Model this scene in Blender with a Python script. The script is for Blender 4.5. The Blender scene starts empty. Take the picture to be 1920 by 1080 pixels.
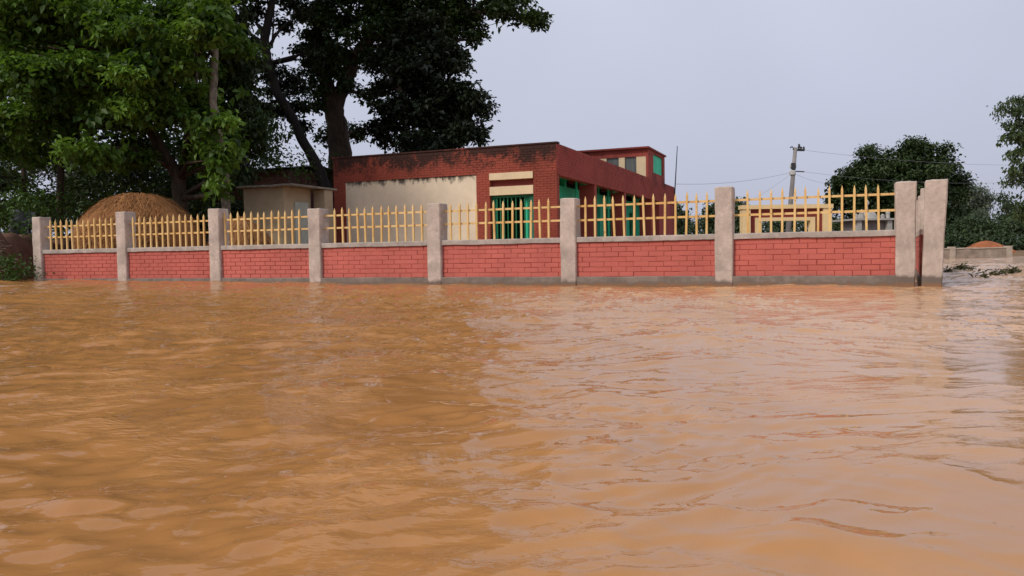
import bpy, math, random
import numpy as np
from mathutils import Vector, Matrix

random.seed(7)
RNG = np.random.default_rng(11)
SC = bpy.context.scene
COL = SC.collection

# ------------------------------------------------------------------ camera
F_PX, PITCH, ROLL, CAM_H = 1480.0, 0.0445, 0.0165, 0.62
FW = Vector((0, math.cos(PITCH), -math.sin(PITCH)))
UP0 = Vector((0, math.sin(PITCH), math.cos(PITCH)))
RT0 = Vector((1, 0, 0))
RT = RT0 * math.cos(ROLL) - UP0 * math.sin(ROLL)
UP = RT0 * math.sin(ROLL) + UP0 * math.cos(ROLL)
CAM = Vector((0, 0, CAM_H))
cd = bpy.data.cameras.new('camera')
cam = bpy.data.objects.new('camera', cd)
COL.objects.link(cam)
M = Matrix((RT, UP, -FW)).transposed().to_4x4()
M.translation = CAM
cam.matrix_world = M
cd.sensor_width = 36
cd.lens = F_PX / 1920 * 36
cd.clip_start = 0.05
cd.clip_end = 3000
SC.camera = cam

# ------------------------------------------------------------------ light
SUN_EL, SUN_AZ = math.radians(38), math.radians(-126)   # azimuth from +Y towards +X: behind the camera, to its left
w = bpy.data.worlds.new('World')
SC.world = w
w.use_nodes = True
nt = w.node_tree
for n in list(nt.nodes):
    nt.nodes.remove(n)
out = nt.nodes.new('ShaderNodeOutputWorld')
bg = nt.nodes.new('ShaderNodeBackground')
bg.inputs['Strength'].default_value = 0.1
sky = nt.nodes.new('ShaderNodeTexSky')
sky.sky_type = 'NISHITA'
sky.sun_disc = False
sky.sun_elevation = SUN_EL
sky.sun_rotation = SUN_AZ
sky.dust_density = 4
tc = nt.nodes.new('ShaderNodeTexCoord')
sep = nt.nodes.new('ShaderNodeSeparateXYZ')
nt.links.new(tc.outputs['Generated'], sep.inputs[0])
ramp = nt.nodes.new('ShaderNodeValToRGB')          # overcast: lavender grey low down, paler overhead
ramp.color_ramp.elements[0].position = 0.0
ramp.color_ramp.elements[0].color = (0.465, 0.488, 0.615, 1)
ramp.color_ramp.elements[1].position = 0.55
ramp.color_ramp.elements[1].color = (0.63, 0.66, 0.75, 1)
nt.links.new(sep.outputs['Z'], ramp.inputs[0])
cl = nt.nodes.new('ShaderNodeTexNoise')            # faint cloud structure all over the sky
cl.inputs['Scale'].default_value = 1.6
cl.inputs['Detail'].default_value = 4
nt.links.new(tc.outputs['Generated'], cl.inputs['Vector'])
clm = nt.nodes.new('ShaderNodeMapRange')
clm.inputs['From Min'].default_value = 0.3
clm.inputs['From Max'].default_value = 0.7
clm.inputs['To Min'].default_value = 9.3
clm.inputs['To Max'].default_value = 11.2
nt.links.new(cl.outputs[0], clm.inputs[0])
mul = nt.nodes.new('ShaderNodeVectorMath')
mul.operation = 'SCALE'
nt.links.new(ramp.outputs[0], mul.inputs[0])
nt.links.new(clm.outputs[0], mul.inputs['Scale'])
mx = nt.nodes.new('ShaderNodeMix')
mx.data_type = 'RGBA'
mx.inputs[0].default_value = 0.88
nt.links.new(sky.outputs[0], mx.inputs[6])
nt.links.new(mul.outputs[0], mx.inputs[7])
nt.links.new(mx.outputs[2], bg.inputs['Color'])
nt.links.new(bg.outputs[0], out.inputs[0])

sd = bpy.data.lights.new('sun', 'SUN')
sd.energy = 2.2
sd.angle = math.radians(14)
sd.color = (1.0, 0.90, 0.78)
so = bpy.data.objects.new('sun', sd)
COL.objects.link(so)
sdir = Vector((math.sin(SUN_AZ) * math.cos(SUN_EL), math.cos(SUN_AZ) * math.cos(SUN_EL), math.sin(SUN_EL)))
so.rotation_euler = sdir.to_track_quat('Z', 'Y').to_euler()
so.location = (-10, -20, 30)
SC.view_settings.view_transform = 'Standard'
SC.view_settings.look = 'None'
SC.view_settings.exposure = 0.12
SC.view_settings.gamma = 1.0
SC.view_settings.use_curve_mapping = False
SC.render.engine = 'CYCLES'
SC.cycles.use_denoising = True
SC.cycles.max_bounces = 6
SC.cycles.transparent_max_bounces = 8

# ------------------------------------------------------------------ helpers: measuring
def px(x, y, d):
    """point of the photograph's pixel (x, y) at d metres in front of the camera"""
    return CAM + d * (FW + RT * ((x - 960) / F_PX) - UP * ((y - 540) / F_PX))

def ray_plane(x, y, p0, n):
    r = FW + RT * ((x - 960) / F_PX) - UP * ((y - 540) / F_PX)
    return CAM + r * ((p0 - CAM).dot(n) / r.dot(n))

# ------------------------------------------------------------------ helpers: objects
def link(o, parent=None, label=None, cat=None, group=None, kind=None):
    COL.objects.link(o)
    if parent is not None:
        o.parent = parent
    tag(o, label, cat, group, kind)
    return o

def tag(o, label=None, cat=None, group=None, kind=None):
    if label: o['label'] = label
    if cat: o['category'] = cat
    if group: o['group'] = group
    if kind: o['kind'] = kind
    return o

def thing(name, label, cat, loc=(0, 0, 0), rz=0.0, group=None):
    o = bpy.data.objects.new(name, None)
    o.empty_display_size = 0.2
    o.location = loc
    o.rotation_euler = (0, 0, rz)
    return link(o, None, label, cat, group)

class MB:
    def __init__(self):
        self.v = []; self.f = []
    def add(self, vs, fs):
        b = len(self.v)
        self.v += [tuple(p) for p in vs]
        self.f += [tuple(i + b for i in f) for f in fs]
        return self
    def box(self, a, b):
        x0, y0, z0 = (min(a[i], b[i]) for i in range(3)); x1, y1, z1 = (max(a[i], b[i]) for i in range(3))
        return self.add([(x0, y0, z0), (x1, y0, z0), (x1, y1, z0), (x0, y1, z0), (x0, y0, z1), (x1, y0, z1), (x1, y1, z1), (x0, y1, z1)],
                        [(0, 3, 2, 1), (4, 5, 6, 7), (0, 1, 5, 4), (1, 2, 6, 5), (2, 3, 7, 6), (3, 0, 4, 7)])
    def tube(self, pts, rad, sides=8, cap=True):
        pts = [Vector(p) for p in pts]
        n = len(pts)
        if not hasattr(rad, '__len__'): rad = [rad] * n
        b = len(self.v)
        ref = None
        for i, p in enumerate(pts):
            d = (pts[min(i + 1, n - 1)] - pts[max(i - 1, 0)]).normalized()
            if ref is None:
                ref = Vector((1, 0, 0)) if abs(d.x) < 0.8 else Vector((0, 1, 0))
            a = (ref - d * ref.dot(d)).normalized(); c = d.cross(a); ref = a
            for k in range(sides):
                t = 2 * math.pi * k / sides
                self.v.append(tuple(p + (a * math.cos(t) + c * math.sin(t)) * rad[i]))
        for i in range(n - 1):
            for k in range(sides):
                k2 = (k + 1) % sides
                self.f.append((b + i * sides + k, b + i * sides + k2, b + (i + 1) * sides + k2, b + (i + 1) * sides + k))
        if cap:
            self.f.append(tuple(b + k for k in range(sides))[::-1])
            self.f.append(tuple(b + (n - 1) * sides + k for k in range(sides)))
        return self
    def lathe(self, prof, c=(0, 0, 0), sides=16):
        b = len(self.v); c = Vector(c)
        for r, z in prof:
            for k in range(sides):
                t = 2 * math.pi * k / sides
                self.v.append((c.x + r * math.cos(t), c.y + r * math.sin(t), c.z + z))
        for i in range(len(prof) - 1):
            for k in range(sides):
                k2 = (k + 1) % sides
                self.f.append((b + i * sides + k, b + i * sides + k2, b + (i + 1) * sides + k2, b + (i + 1) * sides + k))
        return self
    def mesh(self, name, mat, smooth=False):
        me = bpy.data.meshes.new(name)
        me.from_pydata(self.v, [], self.f)
        if mat: me.materials.append(mat)
        if smooth:
            me.polygons.foreach_set('use_smooth', [True] * len(me.polygons))
        me.update()
        if smooth == 'edges': me.set_sharp_from_angle(angle=math.radians(28))
        return me
    def build(self, name, mat, parent=None, smooth=False, **kw):
        return link(bpy.data.objects.new(name, self.mesh(name, mat, smooth)), parent, **kw)

def np_mesh(name, V, Fq, mat, attr=None, smooth=False):
    """V (n,3) float, Fq (m,k) int faces of equal size; attr: dict name -> per-vertex float"""
    me = bpy.data.meshes.new(name)
    n, (m, k) = len(V), Fq.shape
    me.vertices.add(n); me.vertices.foreach_set('co', np.asarray(V, np.float32).ravel())
    me.loops.add(m * k); me.loops.foreach_set('vertex_index', np.asarray(Fq, np.int32).ravel())
    me.polygons.add(m); me.polygons.foreach_set('loop_start', np.arange(0, m * k, k, dtype=np.int32))
    if smooth: me.polygons.foreach_set('use_smooth', np.ones(m, dtype=bool))
    for an, av in (attr or {}).items():
        a = me.attributes.new(an, 'FLOAT', 'POINT'); a.data.foreach_set('value', np.asarray(av, np.float32))
    if mat: me.materials.append(mat)
    me.update(calc_edges=True)
    me.validate()
    return me

# lattice noise in numpy
_P = RNG.permutation(4096); _G = RNG.random(4096) * 2 - 1
def vnoise2(x, y, s=0):
    xi = np.floor(x).astype(np.int64); yi = np.floor(y).astype(np.int64)
    fx = x - xi; fy = y - yi
    fx = fx * fx * fx * (fx * (fx * 6 - 15) + 10); fy = fy * fy * fy * (fy * (fy * 6 - 15) + 10)
    h = lambda a, b: _G[(_P[(a + s * 131) & 4095] + b * 7 + s * 977) & 4095] if False else _G[_P[(_P[(a + s * 131) & 4095] + b) & 4095]]
    return (h(xi, yi) * (1 - fx) + h(xi + 1, yi) * fx) * (1 - fy) + (h(xi, yi + 1) * (1 - fx) + h(xi + 1, yi + 1) * fx) * fy

def sstep(a, b, x):
    t = np.clip((x - a) / (b - a), 0, 1); return t * t * (3 - 2 * t)

# ------------------------------------------------------------------ helpers: materials
class Mat:
    def __init__(self, name):
        self.m = bpy.data.materials.new(name); self.m.use_nodes = True
        self.nt = self.m.node_tree
        self.b = self.nt.nodes['Principled BSDF']
    def n(self, t, **kw):
        nd = self.nt.nodes.new(t)
        for k, v in kw.items(): setattr(nd, k, v)
        return nd
    def l(self, a, b): self.nt.links.new(a, b)
    def coord(self, scale=(1, 1, 1), kind='Object'):
        c = self.n('ShaderNodeTexCoord'); mp = self.n('ShaderNodeMapping')
        mp.inputs['Scale'].default_value = scale
        self.l(c.outputs[kind], mp.inputs[0]); return mp.outputs[0]
    def noise(self, vec, scale, detail=4, rough=0.55, dist=0.0):
        t = self.n('ShaderNodeTexNoise')
        t.inputs['Scale'].default_value = scale; t.inputs['Detail'].default_value = detail
        t.inputs['Roughness'].default_value = rough; t.inputs['Distortion'].default_value = dist
        self.l(vec, t.inputs['Vector']); return t.outputs[0]
    def mr(self, v, a, b, c=0.0, d=1.0):
        t = self.n('ShaderNodeMapRange')
        for i, q in zip(('From Min', 'From Max', 'To Min', 'To Max'), (a, b, c, d)): t.inputs[i].default_value = q
        self.l(v, t.inputs[0]); return t.outputs[0]
    def math(self, op, a, b=None):
        t = self.n('ShaderNodeMath', operation=op)
        for i, q in enumerate((a, b)):
            if q is None: continue
            if hasattr(q, 'node'): self.l(q, t.inputs[i])
            else: t.inputs[i].default_value = q
        return t.outputs[0]
    def mix(self, f, a, b):
        t = self.n('ShaderNodeMix', data_type='RGBA')
        for i, q in ((0, f), (6, a), (7, b)):
            if hasattr(q, 'node'): self.l(q, t.inputs[i])
            elif i == 0: t.inputs[0].default_value = q
            else: t.inputs[i].default_value = (*q, 1)
        return t.outputs[2]
    def col(self, c):
        if hasattr(c, 'node'): self.l(c, self.b.inputs['Base Color'])
        else: self.b.inputs['Base Color'].default_value = (*c, 1)
        return self
    def rough(self, r):
        if hasattr(r, 'node'): self.l(r, self.b.inputs['Roughness'])
        else: self.b.inputs['Roughness'].default_value = r
        return self
    def spec(self, s): self.b.inputs['Specular IOR Level'].default_value = s; return self
    def bump(self, h, dist=0.01, strength=0.6):
        t = self.n('ShaderNodeBump'); t.inputs['Distance'].default_value = dist; t.inputs['Strength'].default_value = strength
        self.l(h, t.inputs['Height']); self.l(t.outputs[0], self.b.inputs['Normal']); return self

def plain(name, c, var=0.25, scale=3.0, rough=0.8, bump=0.004, spec=0.3, scale3=(1, 1, 1)):
    m = Mat(name); v = m.coord(scale3)
    a = m.noise(v, scale, 5); d = m.noise(v, scale * 9, 3)
    f = m.math('ADD', m.mr(a, 0.3, 0.7, 0, 0.7), m.mr(d, 0.3, 0.7, 0, 0.3))
    m.col(m.mix(f, tuple(q * (1 - var) for q in c), tuple(min(1, q * (1 + var)) for q in c))).rough(rough).spec(spec)
    if bump: m.bump(m.noise(v, scale * 14, 4), bump)
    return m.m

# concrete of the fence: pinkish grey cement render with blotches, darker damp near the flood
def concrete(name, c=(0.50, 0.415, 0.362), damp=0.075):
    m = Mat(name); v = m.coord()
    a = m.noise(v, 2.2, 6, 0.6); d = m.noise(v, 14, 5, 0.65); e = m.noise(m.coord((6, 6, 0.7)), 2.0, 4)
    base = m.mix(m.mr(a, 0.3, 0.72), tuple(q * 0.66 for q in c), tuple(q * 1.22 for q in c))
    base = m.mix(m.mr(d, 0.45, 0.72, 0, 0.6), base, tuple(q * 0.58 for q in c))
    base = m.mix(m.mr(m.noise(v, 5, 5, 0.6), 0.56, 0.66, 0, 0.45), base, tuple(q * 1.32 for q in c))
    base = m.mix(m.mr(e, 0.55, 0.8, 0, 0.35), base, (c[0] * 0.7, c[1] * 0.72, c[2] * 0.74))
    if damp:   # tide stain left by the flood water, ragged upper edge
        s = m.n('ShaderNodeSeparateXYZ'); g = m.n('ShaderNodeNewGeometry'); m.l(g.outputs['Position'], s.inputs[0])
        h = m.math('ADD', s.outputs['Z'], m.mr(m.noise(v, 5, 4), 0.2, 0.8, -0.05, 0.05))
        base = m.mix(m.mr(h, damp + 0.025, damp - 0.025, 0, 1.0), base, (0.15, 0.122, 0.105))
        base = m.mix(m.mr(h, 0.045, -0.01, 0, 0.75), base, (0.26, 0.13, 0.06))
    m.col(base).rough(0.88).spec(0.25).bump(m.noise(v, 40, 5, 0.7), 0.006)
    return m.m

def painted_brick(name, c, grime=0.35):
    m = Mat(name); v = m.coord()
    oi = m.n('ShaderNodeObjectInfo')
    a = m.noise(v, 3.5, 5); d = m.noise(v, 30, 4)
    g = m.n('ShaderNodeNewGeometry')
    a2 = m.noise(g.outputs['Position'], 1.3, 5)
    base = m.mix(m.mr(a2, 0.3, 0.7), tuple(q * 0.80 for q in c), tuple(q * 1.12 for q in c))
    base = m.mix(m.mr(oi.outputs['Random'], 0, 1, 0, 0.35), base, (c[0] * 0.82, c[1] * 0.72, c[2] * 0.7))
    base = m.mix(m.mr(d, 0.5, 0.8, 0, grime), base, (c[0] * 0.55, c[1] * 0.5, c[2] * 0.5))
    m.col(base).rough(0.75).spec(0.3).bump(d, 0.004)
    return m.m

# building brick: dark red paint with black mould streaking down from the parapet
def stained_red(name, c, ztop, zlow, amount=1.0):
    m = Mat(name); g = m.n('ShaderNodeNewGeometry'); s = m.n('ShaderNodeSeparateXYZ'); m.l(g.outputs['Position'], s.inputs[0])
    mp = m.n('ShaderNodeMapping'); mp.inputs['Scale'].default_value = (1.0, 1.0, 0.8); m.l(g.outputs['Position'], mp.inputs[0])
    st = m.noise(mp.outputs[0], 1.1, 7, 0.68, 0.5)
    fine = m.noise(g.outputs['Position'], 11, 4, 0.7)
    a = m.noise(g.outputs['Position'], 0.9, 4)
    base = m.mix(m.mr(a, 0.3, 0.7), tuple(q * 0.82 for q in c), tuple(q * 1.18 for q in c))
    base = m.mix(m.mr(fine, 0.45, 0.75, 0, 0.4), base, tuple(q * 0.6 for q in c))
    hgt = m.mr(s.outputs['Z'], zlow, ztop, 0, 0.20 * amount)
    k = m.math('ADD', m.math('ADD', st, hgt), m.mr(fine, 0.2, 0.8, -0.12, 0.12))
    k = m.math('MULTIPLY', m.mr(k, 0.52, 0.68, 0, 0.90), m.mr(s.outputs['Z'], zlow - 0.15, zlow + 0.25, 0, 1))
    m.col(m.mix(k, base, (0.022, 0.017, 0.015))).rough(0.85).spec(0.2).bump(fine, 0.006)
    return m.m

def stained_cream(name, c, ztop, zbot):
    m = Mat(name); g = m.n('ShaderNodeNewGeometry'); s = m.n('ShaderNodeSeparateXYZ'); m.l(g.outputs['Position'], s.inputs[0])
    mp = m.n('ShaderNodeMapping'); mp.inputs['Scale'].default_value = (3.2, 3.2, 1.6); m.l(g.outputs['Position'], mp.inputs[0])
    st = m.noise(mp.outputs[0], 1.6, 6, 0.7)
    a = m.noise(g.outputs['Position'], 1.1, 5)
    base = m.mix(m.mr(a, 0.3, 0.7), tuple(q * 0.85 for q in c), tuple(q * 1.06 for q in c))
    base = m.mix(m.mr(m.noise(g.outputs['Position'], 6, 5), 0.5, 0.8, 0, 0.25), base, (c[0] * 0.7, c[1] * 0.66, c[2] * 0.6))
    kt = m.math('ADD', st, m.mr(s.outputs['Z'], ztop - 0.62, ztop, -0.38, 0.16))
    kb = m.math('ADD', st, m.mr(s.outputs['Z'], zbot + 0.55, zbot, -0.34, 0.10))
    base = m.mix(m.mr(kb, 0.52, 0.75, 0, 0.75), base, (0.12, 0.105, 0.08))
    base = m.mix(m.mr(kt, 0.50, 0.66, 0, 0.92), base, (0.05, 0.046, 0.042))
    m.col(base).rough(0.9).spec(0.2).bump(a, 0.003)
    return m.m

def leaf_mat(name, c0, c1, trans=0.25, gloss=0.3):
    m = Mat(name); at = m.n('ShaderNodeAttribute'); at.attribute_name = 'rnd'
    col = m.mix(at.outputs['Fac'], c0, c1)
    m.col(col).rough(0.5).spec(gloss)
    tr = m.n('ShaderNodeBsdfTranslucent'); m.l(m.mix(0.5, col, (c1[0] * 1.3, c1[1] * 1.4, c1[2] * 0.6)), tr.inputs['Color'])
    ms = m.n('ShaderNodeMixShader'); ms.inputs[0].default_value = trans
    m.l(m.b.outputs[0], ms.inputs[1]); m.l(tr.outputs[0], ms.inputs[2])
    m.l(ms.outputs[0], m.nt.nodes['Material Output'].inputs[0])
    return m.m

def bark_mat(name, c, c2, stretch=0.25):
    m = Mat(name); v = m.coord((1, 1, stretch)); a = m.noise(v, 5, 6, 0.65); b = m.noise(m.coord(), 1.2, 3)
    m.col(m.mix(m.mr(a, 0.35, 0.7), c, c2)).rough(0.9).spec(0.15).bump(a, 0.04, 0.8)
    return m.m

MT = {}
MT['concrete'] = concrete('cement_render')
MT['plinth'] = concrete('wet_cement', (0.215, 0.175, 0.148), 0.05)
MT['damp_concrete'] = concrete('flood_stained_render', damp=0.145)
MT['coping'] = concrete('grey_coping_render', (0.42, 0.365, 0.33), 0)
MT['fence_brick'] = painted_brick('coral_painted_brick', (0.50, 0.130, 0.103))
MT['fence_joint'] = plain('painted_mortar', (0.28, 0.052, 0.043), 0.2)
m = Mat('worn_ochre_paint'); g_ = m.n('ShaderNodeNewGeometry'); v = g_.outputs['Position']; oi = m.n('ShaderNodeObjectInfo')
a_ = m.noise(v, 2.5, 4); d_ = m.noise(v, 18, 5, 0.7)
c_ = m.mix(m.mr(a_, 0.3, 0.7), (0.58, 0.33, 0.09), (0.76, 0.53, 0.22))
c_ = m.mix(m.mr(oi.outputs['Random'], 0, 1, 0, 0.4), c_, (0.70, 0.52, 0.27))
c_ = m.mix(m.mr(d_, 0.60, 0.70, 0, 0.75), c_, (0.20, 0.095, 0.04))
m.col(c_).rough(0.55).spec(0.35).bump(d_, 0.002); MT['yellow'] = m.m
MT['green'] = plain('green_paint', (0.04, 0.55, 0.32), 0.2, 1.5, 0.6, 0.002)
MT['dkgreen'] = plain('dark_green_paint', (0.01, 0.13, 0.055), 0.25, 3, 0.5, 0.002)
MT['dark'] = plain('dark_interior', (0.03, 0.026, 0.024), 0.3)
MT['cream'] = plain('cream_paint', (0.66, 0.53, 0.35), 0.12, 1.5, 0.8, 0.003)
MT['yellowcream'] = plain('pale_yellow_paint', (0.72, 0.56, 0.31), 0.1, 1.5, 0.8, 0.003)
MT['maroon'] = plain('maroon_paint', (0.20, 0.035, 0.03), 0.2, 1.5, 0.7, 0.003)
MT['latrine'] = plain('shaded_cream_wall', (0.36, 0.30, 0.205), 0.22, 1.6, 0.9, 0.006)  # cream lowered so that the wall's colour carries the trees' shade
MT['roofslab'] = plain('weathered_slab', (0.20, 0.18, 0.15), 0.45, 3, 0.9, 0.01)
MT['door'] = plain('grey_green_door', (0.36, 0.40, 0.36), 0.25, 3, 0.7, 0.003)
MT['oldbrick'] = plain('old_brick', (0.095, 0.045, 0.036), 0.35, 5, 0.9, 0.02)
MT['tin'] = plain('blue_tin', (0.018, 0.03, 0.06), 0.3, 3, 0.5, 0.003)
MT['shrine'] = plain('grey_white_lime', (0.42, 0.40, 0.37), 0.25, 4, 0.9, 0.004)
MT['shrine_dark'] = plain('grey_lime_wall', (0.22, 0.19, 0.18), 0.3, 4, 0.9, 0.004)
MT['farwall'] = plain('dirty_cement', (0.30, 0.245, 0.20), 0.45, 2.5, 0.9, 0.01)
MT['farpost'] = plain('pale_cement', (0.42, 0.36, 0.30), 0.3, 3, 0.9, 0.006)
MT['earth'] = plain('red_earth', (0.32, 0.11, 0.045), 0.35, 4, 0.95, 0.03)
MT['bankearth'] = plain('damp_bank_earth', (0.12, 0.06, 0.04), 0.4, 4, 0.95, 0.04)
MT['pole'] = plain('grey_pole', (0.26, 0.24, 0.23), 0.3, 4, 0.8, 0.003, 0.3, (1, 1, 0.3))
MT['metal'] = plain('dark_iron', (0.05, 0.05, 0.055), 0.2, 4, 0.6, 0.001)
MT['wire'] = plain('wire_sheath', (0.26, 0.26, 0.28), 0.1, 4, 0.6, 0)
MT['porcelain'] = plain('porcelain', (0.6, 0.6, 0.58), 0.1, 4, 0.3, 0)
MT['curtain'] = plain('grey_glass', (0.10, 0.11, 0.11), 0.4, 3, 0.25, 0.0, 0.5, (3, 3, 0.3))
MT['hay'] = plain('packed_straw', (0.30, 0.135, 0.050), 0.4, 5, 0.95, 0.04)
MT['ground'] = plain('silty_ground', (0.16, 0.10, 0.055), 0.3, 0.3, 0.95, 0.03)
MT['tarp'] = plain('grey_tarpaulin', (0.10, 0.10, 0.115), 0.3, 3, 0.7, 0.01)
MT['stick'] = plain('brown_sticks', (0.20, 0.10, 0.05), 0.5, 6, 0.9, 0.01)

m = Mat('straw'); at = m.n('ShaderNodeAttribute'); at.attribute_name = 'rnd'
m.col(m.mix(at.outputs['Fac'], (0.22, 0.095, 0.034), (0.39, 0.185, 0.070))).rough(0.8).spec(0.2); MT['straw'] = m.m

# muddy flood water
m = Mat('flood_water')
g = m.n('ShaderNodeNewGeometry'); pos = g.outputs['Position']
s = m.n('ShaderNodeSeparateXYZ'); m.l(pos, s.inputs[0])
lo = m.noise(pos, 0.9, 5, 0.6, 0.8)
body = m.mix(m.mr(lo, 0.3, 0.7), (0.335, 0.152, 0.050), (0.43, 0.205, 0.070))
past_corner = m.math('MULTIPLY', m.mr(s.outputs['Y'], 12.6, 14.0), m.mr(s.outputs['X'], 5.5, 7.0))
body = m.mix(past_corner, body, (0.44, 0.39, 0.335))  # greyer, less muddy water; its paleness also paints in reflected sky
sky_tint = m.math('MULTIPLY', m.mr(s.outputs['X'], -0.5, 3.0), m.mr(m.noise(pos, 0.8, 3), 0.25, 0.6, 0.4, 1.0))
body = m.mix(m.math('MULTIPLY', sky_tint, 0.95), body, (0.56, 0.31, 0.145))  # pale sky reflection put into the body colour towards positive X
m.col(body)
m.b.inputs['IOR'].default_value = 1.333
m.b.inputs['Roughness'].default_value = 0.02
mp = m.n('ShaderNodeMapping'); mp.inputs['Scale'].default_value = (1.0, 2.6, 1); mp.inputs['Rotation'].default_value = (0, 0, 0.12); m.l(pos, mp.inputs[0])
r1 = m.noise(mp.outputs[0], 4.5, 3, 0.55, 0.5)
r2 = m.noise(mp.outputs[0], 15, 2, 0.5, 0.3)
patch = m.mr(m.noise(pos, 0.9, 3, 0.5, 0.8), 0.46, 0.62, 0.12, 1.0)
side = m.mr(s.outputs['X'], -1.0, 2.0, 1.0, 0.22)
r3 = m.noise(mp.outputs[0], 42, 2, 0.5, 0.2)
h = m.math('ADD', m.math('ADD', m.math('MULTIPLY', r1, 0.016), m.math('MULTIPLY', r2, 0.0066)), m.math('MULTIPLY', r3, 0.0013))
far = m.mr(s.outputs['Y'], 3.0, 9.0, 0.0, 1.0)
k_ = m.math('MAXIMUM', m.math('MULTIPLY', patch, side), m.math('MULTIPLY', far, 0.75))
h = m.math('MULTIPLY', h, m.math('ADD', k_, m.math('MULTIPLY', past_corner, 1.2)))
bp = m.n('ShaderNodeBump'); bp.inputs['Distance'].default_value = 1.0; bp.inputs['Strength'].default_value = 1.0
m.l(h, bp.inputs['Height']); m.l(bp.outputs[0], m.b.inputs['Normal'])
MT['water'] = m.m

# ------------------------------------------------------------------ ground and water
def grid_mesh(name, xs, ys, hfun, mat, smooth=True):
    X, Y = np.meshgrid(xs, ys); Z = hfun(X, Y)
    V = np.stack([X.ravel(), Y.ravel(), Z.ravel()], 1)
    nx, ny = len(xs), len(ys)
    i = np.arange(nx - 1)[None, :] + nx * np.arange(ny - 1)[:, None]
    Fq = np.stack([i, i + 1, i + nx + 1, i + nx], -1).reshape(-1, 4)
    return np_mesh(name, V, Fq, mat, smooth=smooth)

def spacing(a, b, d0, grow):
    r = [a]
    while r[-1] < b:
        r.append(r[-1] + d0 * (1 + grow * max(0, r[-1] - a)))
    return np.array(r)

def ground_h(X, Y):
    far = sstep(38.5, 42, Y + 0.0 * X) * 0.85
    return -0.6 + far + vnoise2(X * 0.3, Y * 0.3, 3) * 0.08
xs = np.concatenate([-spacing(0, 1500, 1.5, 0.06)[::-1][:-1], spacing(0, 1500, 1.5, 0.06)])
ys = np.concatenate([-spacing(0, 200, 2, 0.1)[::-1][:-1], spacing(0, 2500, 1.2, 0.03)])
link(bpy.data.objects.new('ground', grid_mesh('ground', xs, ys, ground_h, MT['ground'])), kind='structure', label='flooded silty ground')

def water_h(X, Y):
    # flood current: long low crests, choppy on the deeper side, sleek where it runs off
    wx = X + 0.35 * vnoise2(X * 0.7, Y * 0.7, 1); wy = Y + 0.30 * vnoise2(X * 0.8, Y * 0.8, 2)
    chop = 1.0 - 0.84 * sstep(-0.4, 2.0, X - 0.10 * Y)
    chop = chop * (0.5 + 0.5 * sstep(-0.35, 0.45, vnoise2(X * 0.35, Y * 0.5, 9)))
    def ridge(n): return (1 - np.abs(n)) ** 2
    a = 0.42
    u = wx * math.cos(a) + wy * math.sin(a); v = -wx * math.sin(a) + wy * math.cos(a)
    z = 0.022 * vnoise2(u * 0.5, v * 1.0, 4)
    near = 0.20 + 0.80 * sstep(1.5, 4.5, Y)
    z = z + chop * near * (0.015 * vnoise2(u * 1.5, v * 2.9, 5) + 0.017 * ridge(vnoise2(u * 2.4, v * 4.8, 6)) - 0.009)
    a2 = 0.15
    u2 = wx * math.cos(a2) + wy * math.sin(a2); v2 = -wx * math.sin(a2) + wy * math.cos(a2)
    z = z + chop * (0.0125 * vnoise2(u2 * 4.0, v2 * 9.0, 7) + 0.0110 * ridge(vnoise2(u * 5.5, v * 12, 13)) + 0.0026 * vnoise2(u2 * 14, v2 * 26, 16))
    # broken, roundish wavelets that scatter the edge of the trees' reflection
    wl = 0.22 + 0.78 * sstep(2.2, 0.2, X - 0.12 * Y) * sstep(-0.45, 0.25, vnoise2(X * 0.8 + 3, Y * 0.8, 24))
    z = z + wl * (0.34 + 0.66 * sstep(1.4, 3.6, Y)) * (0.0095 * vnoise2(X * 3.0 + 0.5 * wy, Y * 3.6, 25) + 0.0042 * vnoise2(X * 6.5 - wy, Y * 8.5, 26) + 0.0013 * vnoise2(X * 15, Y * 19, 27))
    # crisp streaks running diagonally towards the camera on the sleek side
    b = -0.62
    p = wx * math.cos(b) + wy * math.sin(b); q = -wx * math.sin(b) + wy * math.cos(b)
    sl = sstep(-1.2, 1.0, X - 0.05 * Y) * sstep(-0.12, 0.30, vnoise2(X * 0.45 + 5, Y * 0.55, 10) + 0.12 + 0.2 * sstep(2.2, 6, Y))
    z = z + sl * (0.0100 * ridge(vnoise2(p * 0.7, q * 2.9, 8)) ** 7 + 0.0120 * ridge(vnoise2(p * 1.1, q * 5.2, 12)) ** 6 + 0.0060 * ridge(vnoise2(p * 2.0, q * 10, 17)) ** 3 + 0.0014 * vnoise2(p * 5.0, q * 15, 11))
    # short steep chop further out, where the current breaks against the wall
    fy = sstep(3.6, 8.0, Y) * (0.55 + 0.45 * sstep(-0.2, 0.4, vnoise2(X * 0.5, Y * 0.6, 18)))
    z = z + fy * (0.036 * ridge(vnoise2(wx * 1.1 + 0.4 * wy, wy * 2.1, 19)) + 0.025 * ridge(vnoise2(wx * 2.3 + wy, wy * 4.2, 20)) - 0.030)
    # turbulence where the road channel drops away past the corner post
    tb = sstep(12.6, 13.6, Y) * sstep(5.5, 7.0, X)
    z = z + tb * (0.030 * vnoise2(X * 1.3, Y * 1.6, 14) + 0.015 * ridge(vnoise2(X * 2.6, Y * 3.0, 15)))
    z = z - 0.01
    # lapping along the wall
    dw = (X - 6.33) * 0.379 + (Y - 12.68) * 0.925
    z = z + np.exp(-(dw / 0.5) ** 2) * 0.028 * vnoise2(X * 0.9, Y * 0.3, 23)
    # the current piles up towards the upstream end of the fence
    z = z + 0.115 * sstep(1.5, -11, X) * sstep(7, 16, Y)
    return z * (1 - sstep(30, 60, Y))
xh = spacing(0, 3.2, 0.022, 0.0); xo = spacing(xh[-1], 90, 0.024, 0.55)
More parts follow.
